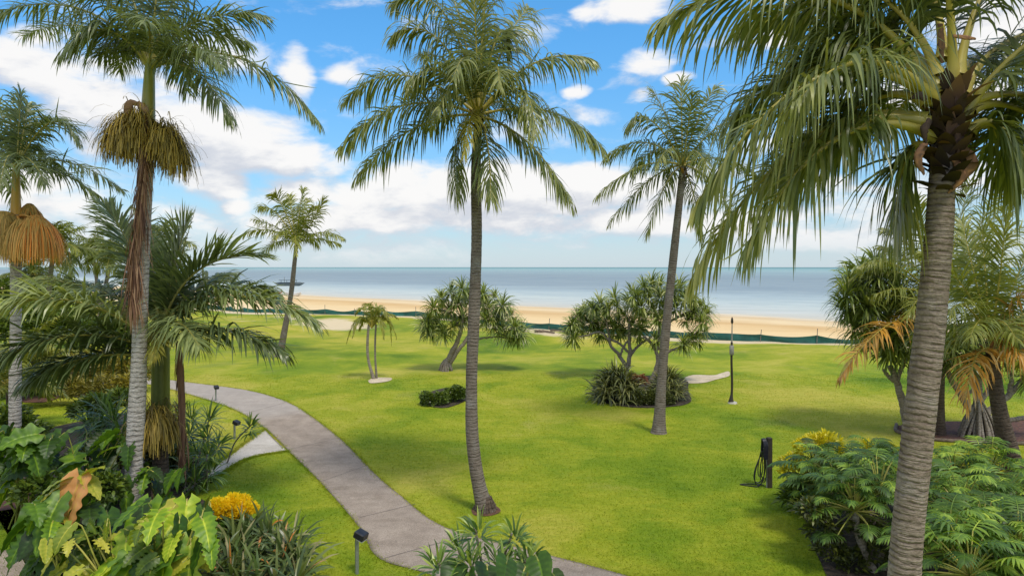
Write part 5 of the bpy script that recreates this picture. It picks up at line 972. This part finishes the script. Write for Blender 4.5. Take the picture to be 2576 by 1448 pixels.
def hose_post():
    b = G(1935, 1225); D = b[1]; root = thing('hose_post', 'short dark timber tap post with a coiled black hose hanging on its left side', 'hose post', b)
    h = 1.27; mb = MB(); box(mb, b + np.array([0, 0, h / 2 - .03]), (.13, .12, h + .06), R=np.eye(3)); mb.build('post', M['post_wood'], root, smooth=False)
    mb = MB(); tube(mb, [b + np.array([-.075, -.03, 0]), b + np.array([-.075, -.03, .95])], .02, 8); mb.build('pipe', M['grey_metal'], root)
    mb = MB(); hk = b + np.array([-.16, -.04, 1.12])
    a = np.linspace(0, np.pi, 14)
    for k in range(9):
        xo = rng.uniform(-.07, .07); q = np.stack([hk[0] + xo + .012 * np.sin(a * 3), hk[1] - .02 + np.cos(a) * .10, hk[2] - .2 + (np.sin(a) * .30 + .03 * rng.random())], 1); q[0, 2] = hk[2] - .36; q[-1, 2] = hk[2] - .36
        tube(mb, q, .024, 7)
    mb.build('hose_coil', M['rubber'], root)
    mb = MB()
    for k, (w, dn, xo, lean) in enumerate(((.30, 1.07, -.02, -.12), (.2, 1.0, .0, -.02), (.24, .92, .03, .0), (.14, .85, -.06, -.04), (.34, 1.02, .02, -.16))):
        a = np.linspace(-.35, 2 * np.pi + .1 - .35, 30); top = hk + np.array([xo, rng.normal() * .03, -.18])
        q = np.stack([top[0] + lean * (1 - np.cos(a)) / 2 - w * .5 * np.sin(a) * (.25 + .75 * ((1 - np.cos(a)) / 2)), np.full(30, top[1]) + .03 * np.sin(a), top[2] - (dn - .2) * (1 - np.cos(a)) / 2], 1); tube(mb, q, .014, 6, k % 2)
    q = spline([b + np.array([-.15, -.03, .2]), b + np.array([-.3, -.05, .04]), b + np.array([-.45, .05, .02]), b + np.array([-.68, .18, .02]), b + np.array([-.4, .22, .02]), b + np.array([-.1, .1, .03])], 30); tube(mb, q, .013, 6, 0)
    mb.build('hose', [M['rubber'], M['green_hose']], root)
    mb = MB(); tube(mb, [hk + np.array([.0, .0, -.12]), hk + np.array([.16, .0, -.12])], .02, 8); mb.build('hook', M['grey_metal'], root)
hose_post()
def path_light(px, py, hgt, label, s=1.0, rot=-.35):
    b = G(px, py); root = thing('path_light', label, 'path light', b, 'hooded path lights'); c, sn = math.cos(rot), math.sin(rot); Rz = np.array([[c, -sn, 0], [sn, c, 0], [0, 0, 1]])
    t = rad(20); Rx = np.array([[math.cos(t), 0, math.sin(t)], [0, 1, 0], [-math.sin(t), 0, math.cos(t)]]); R = Rz @ Rx
    mb = MB(); tube(mb, [b - np.array([0, 0, .05]), b + np.array([0, 0, hgt])], .035 * s, 14); mb.build('post', M['grey_metal'], root)
    mb = MB(); box(mb, b + Rz @ np.array([.085, 0, hgt + .0]) * s ** .5, np.array((.21, .20, .13)) * s, R=R); hd = mb.build('lamp_head', M['black_metal'], root, smooth=False)
    mb = MB(); box(mb, b + (Rz @ np.array([.09, 0, 0]) + R @ np.array([.03, 0, -.075])) * s + np.array([0, 0, hgt]), np.array((.13, .15, .02)) * s, R=R); mb.build('lens', M['lens'], root, smooth=False)
path_light(898, 1442, .72, 'nearest hooded path light, black head on a grey post at the path edge')
path_light(543, 1008, .62, 'farthest hooded path light, where the path bends behind the short king palm', .9, rot=-.9)
path_light(590, 1104, .56, 'middle hooded path light on the grass above the side path', .95)
def boat():
    c = P(728, 724, 240); c[2] = SEA_Z; root = thing('moored_boat', 'long low dark boat with flat canopy moored off the beach', 'boat', c); L = 5.4
    mb = MB(); s = np.linspace(-1, 1, 16); q = np.stack([c[0] + s * L, np.full(16, c[1]), c[2] + .55 + .5 * np.abs(s) ** 3], 1); tube(mb, q, np.interp(np.abs(s), [0, .7, 1], [.75, .65, .05]), 10, flat=.8); mb.build('hull', M['hull'], root)
    mb = MB(); box(mb, c + np.array([-.5, 0, 2.0]), (6.0, 2.0, .18)); mb.build('canopy', M['hull'], root)
    for dx in (-3.2, -1.2, .9, 2.2):
        mb = MB(); tube(mb, [c + np.array([dx, .8, .8]), c + np.array([dx, .8, 2.0])], .07, 6); mb.build('canopy_post', M['stake'], root)
    mb = MB(); tube(mb, [c + np.array([-1.8, 0, .8]), c + np.array([-1.8, 0, 3.2])], .07, 6); mb.build('mast', M['stake'], root)
boat()
def dinghy(px, py, label, stripe):
    b = P(px, py, 150); u, d = to_ud(b[0], b[1]); b[2] = min(SEA_Z - d * .026, -.04) + .1; root = thing('beached_dinghy', label, 'boat', b, 'dinghies pulled up on the sand'); s = np.linspace(-1, 1, 14)
    mb = MB(); q = np.stack([b[0] + s * 2.2, b[1] - s * 1.2, b[2] + .25 + .25 * np.abs(s) ** 3], 1); tube(mb, q, np.interp(np.abs(s), [0, .6, 1], [.5, .42, .05]), 10, flat=.9); mb.build('hull', M['white'], root)
    mb = MB(); q2 = q + np.array([0, -.32, .28]); tube(mb, q2, .12, 6); mb.build('stripe', M[stripe], root)
dinghy(690, 742, 'white dinghy with red trim on the sand behind the frond tip', 'redpaint'); dinghy(738, 740, 'plain white dinghy on the sand right beside the beach palm trunk', 'white')
def log(a, b, r, label):
    A, B_ = G(*a), G(*b); ctr = (A + B_) / 2; mb = MB(); q = spline([A + np.array([0, 0, r]), ctr + np.array([0, .1, r * 1.3]), B_ + np.array([0, 0, r])], 14); tube(mb, q, np.linspace(r, r * .6, 14), 8, noise=.12)
    tag(mb.build('driftwood_log', M['timber'], origin=ctr), label, 'log', 'driftwood by the fence')
log((1345, 836), (1395, 840), .12, 'driftwood log in the sand before the net fence, left of the flower bed'); log((1385, 832), (1425, 836), .08, 'thinner driftwood branch just right of the log, by the fence')
def edging():
    A = [G(2255, 1070), G(2262, 1090), G(2330, 1106), G(2450, 1114), G(2700, 1122)]; root = None
    mb = MB(); q = spline(A, 60); q[:, 2] += .05; tube(mb, q, .06, 6, noise=.04); tag(mb.build('timber_edging', M['timber'], origin=np.array(A[2])), 'low timber edging around the red mulch bed', 'edging')
edging()

# ------------------------------------------------------------------ camera and render
cam = bpy.data.cameras.new('camera'); co = bpy.data.objects.new('camera', cam); COL.objects.link(co)
co.location = (0, 0, H); co.rotation_euler = (rad(90), 0, 0); cam.sensor_fit = 'HORIZONTAL'; cam.sensor_width = 36; cam.lens = 36 * F / 2576
cam.shift_y = -(724 - HY) / 2576; cam.clip_start = .1; cam.clip_end = 200000
scene.camera = co
scene.view_settings.view_transform = 'Standard'; scene.view_settings.look = 'None'; scene.view_settings.exposure = 0; scene.view_settings.gamma = 1
scene.cycles.use_denoising = True; scene.cycles.max_bounces = 6; scene.cycles.transparent_max_bounces = 6
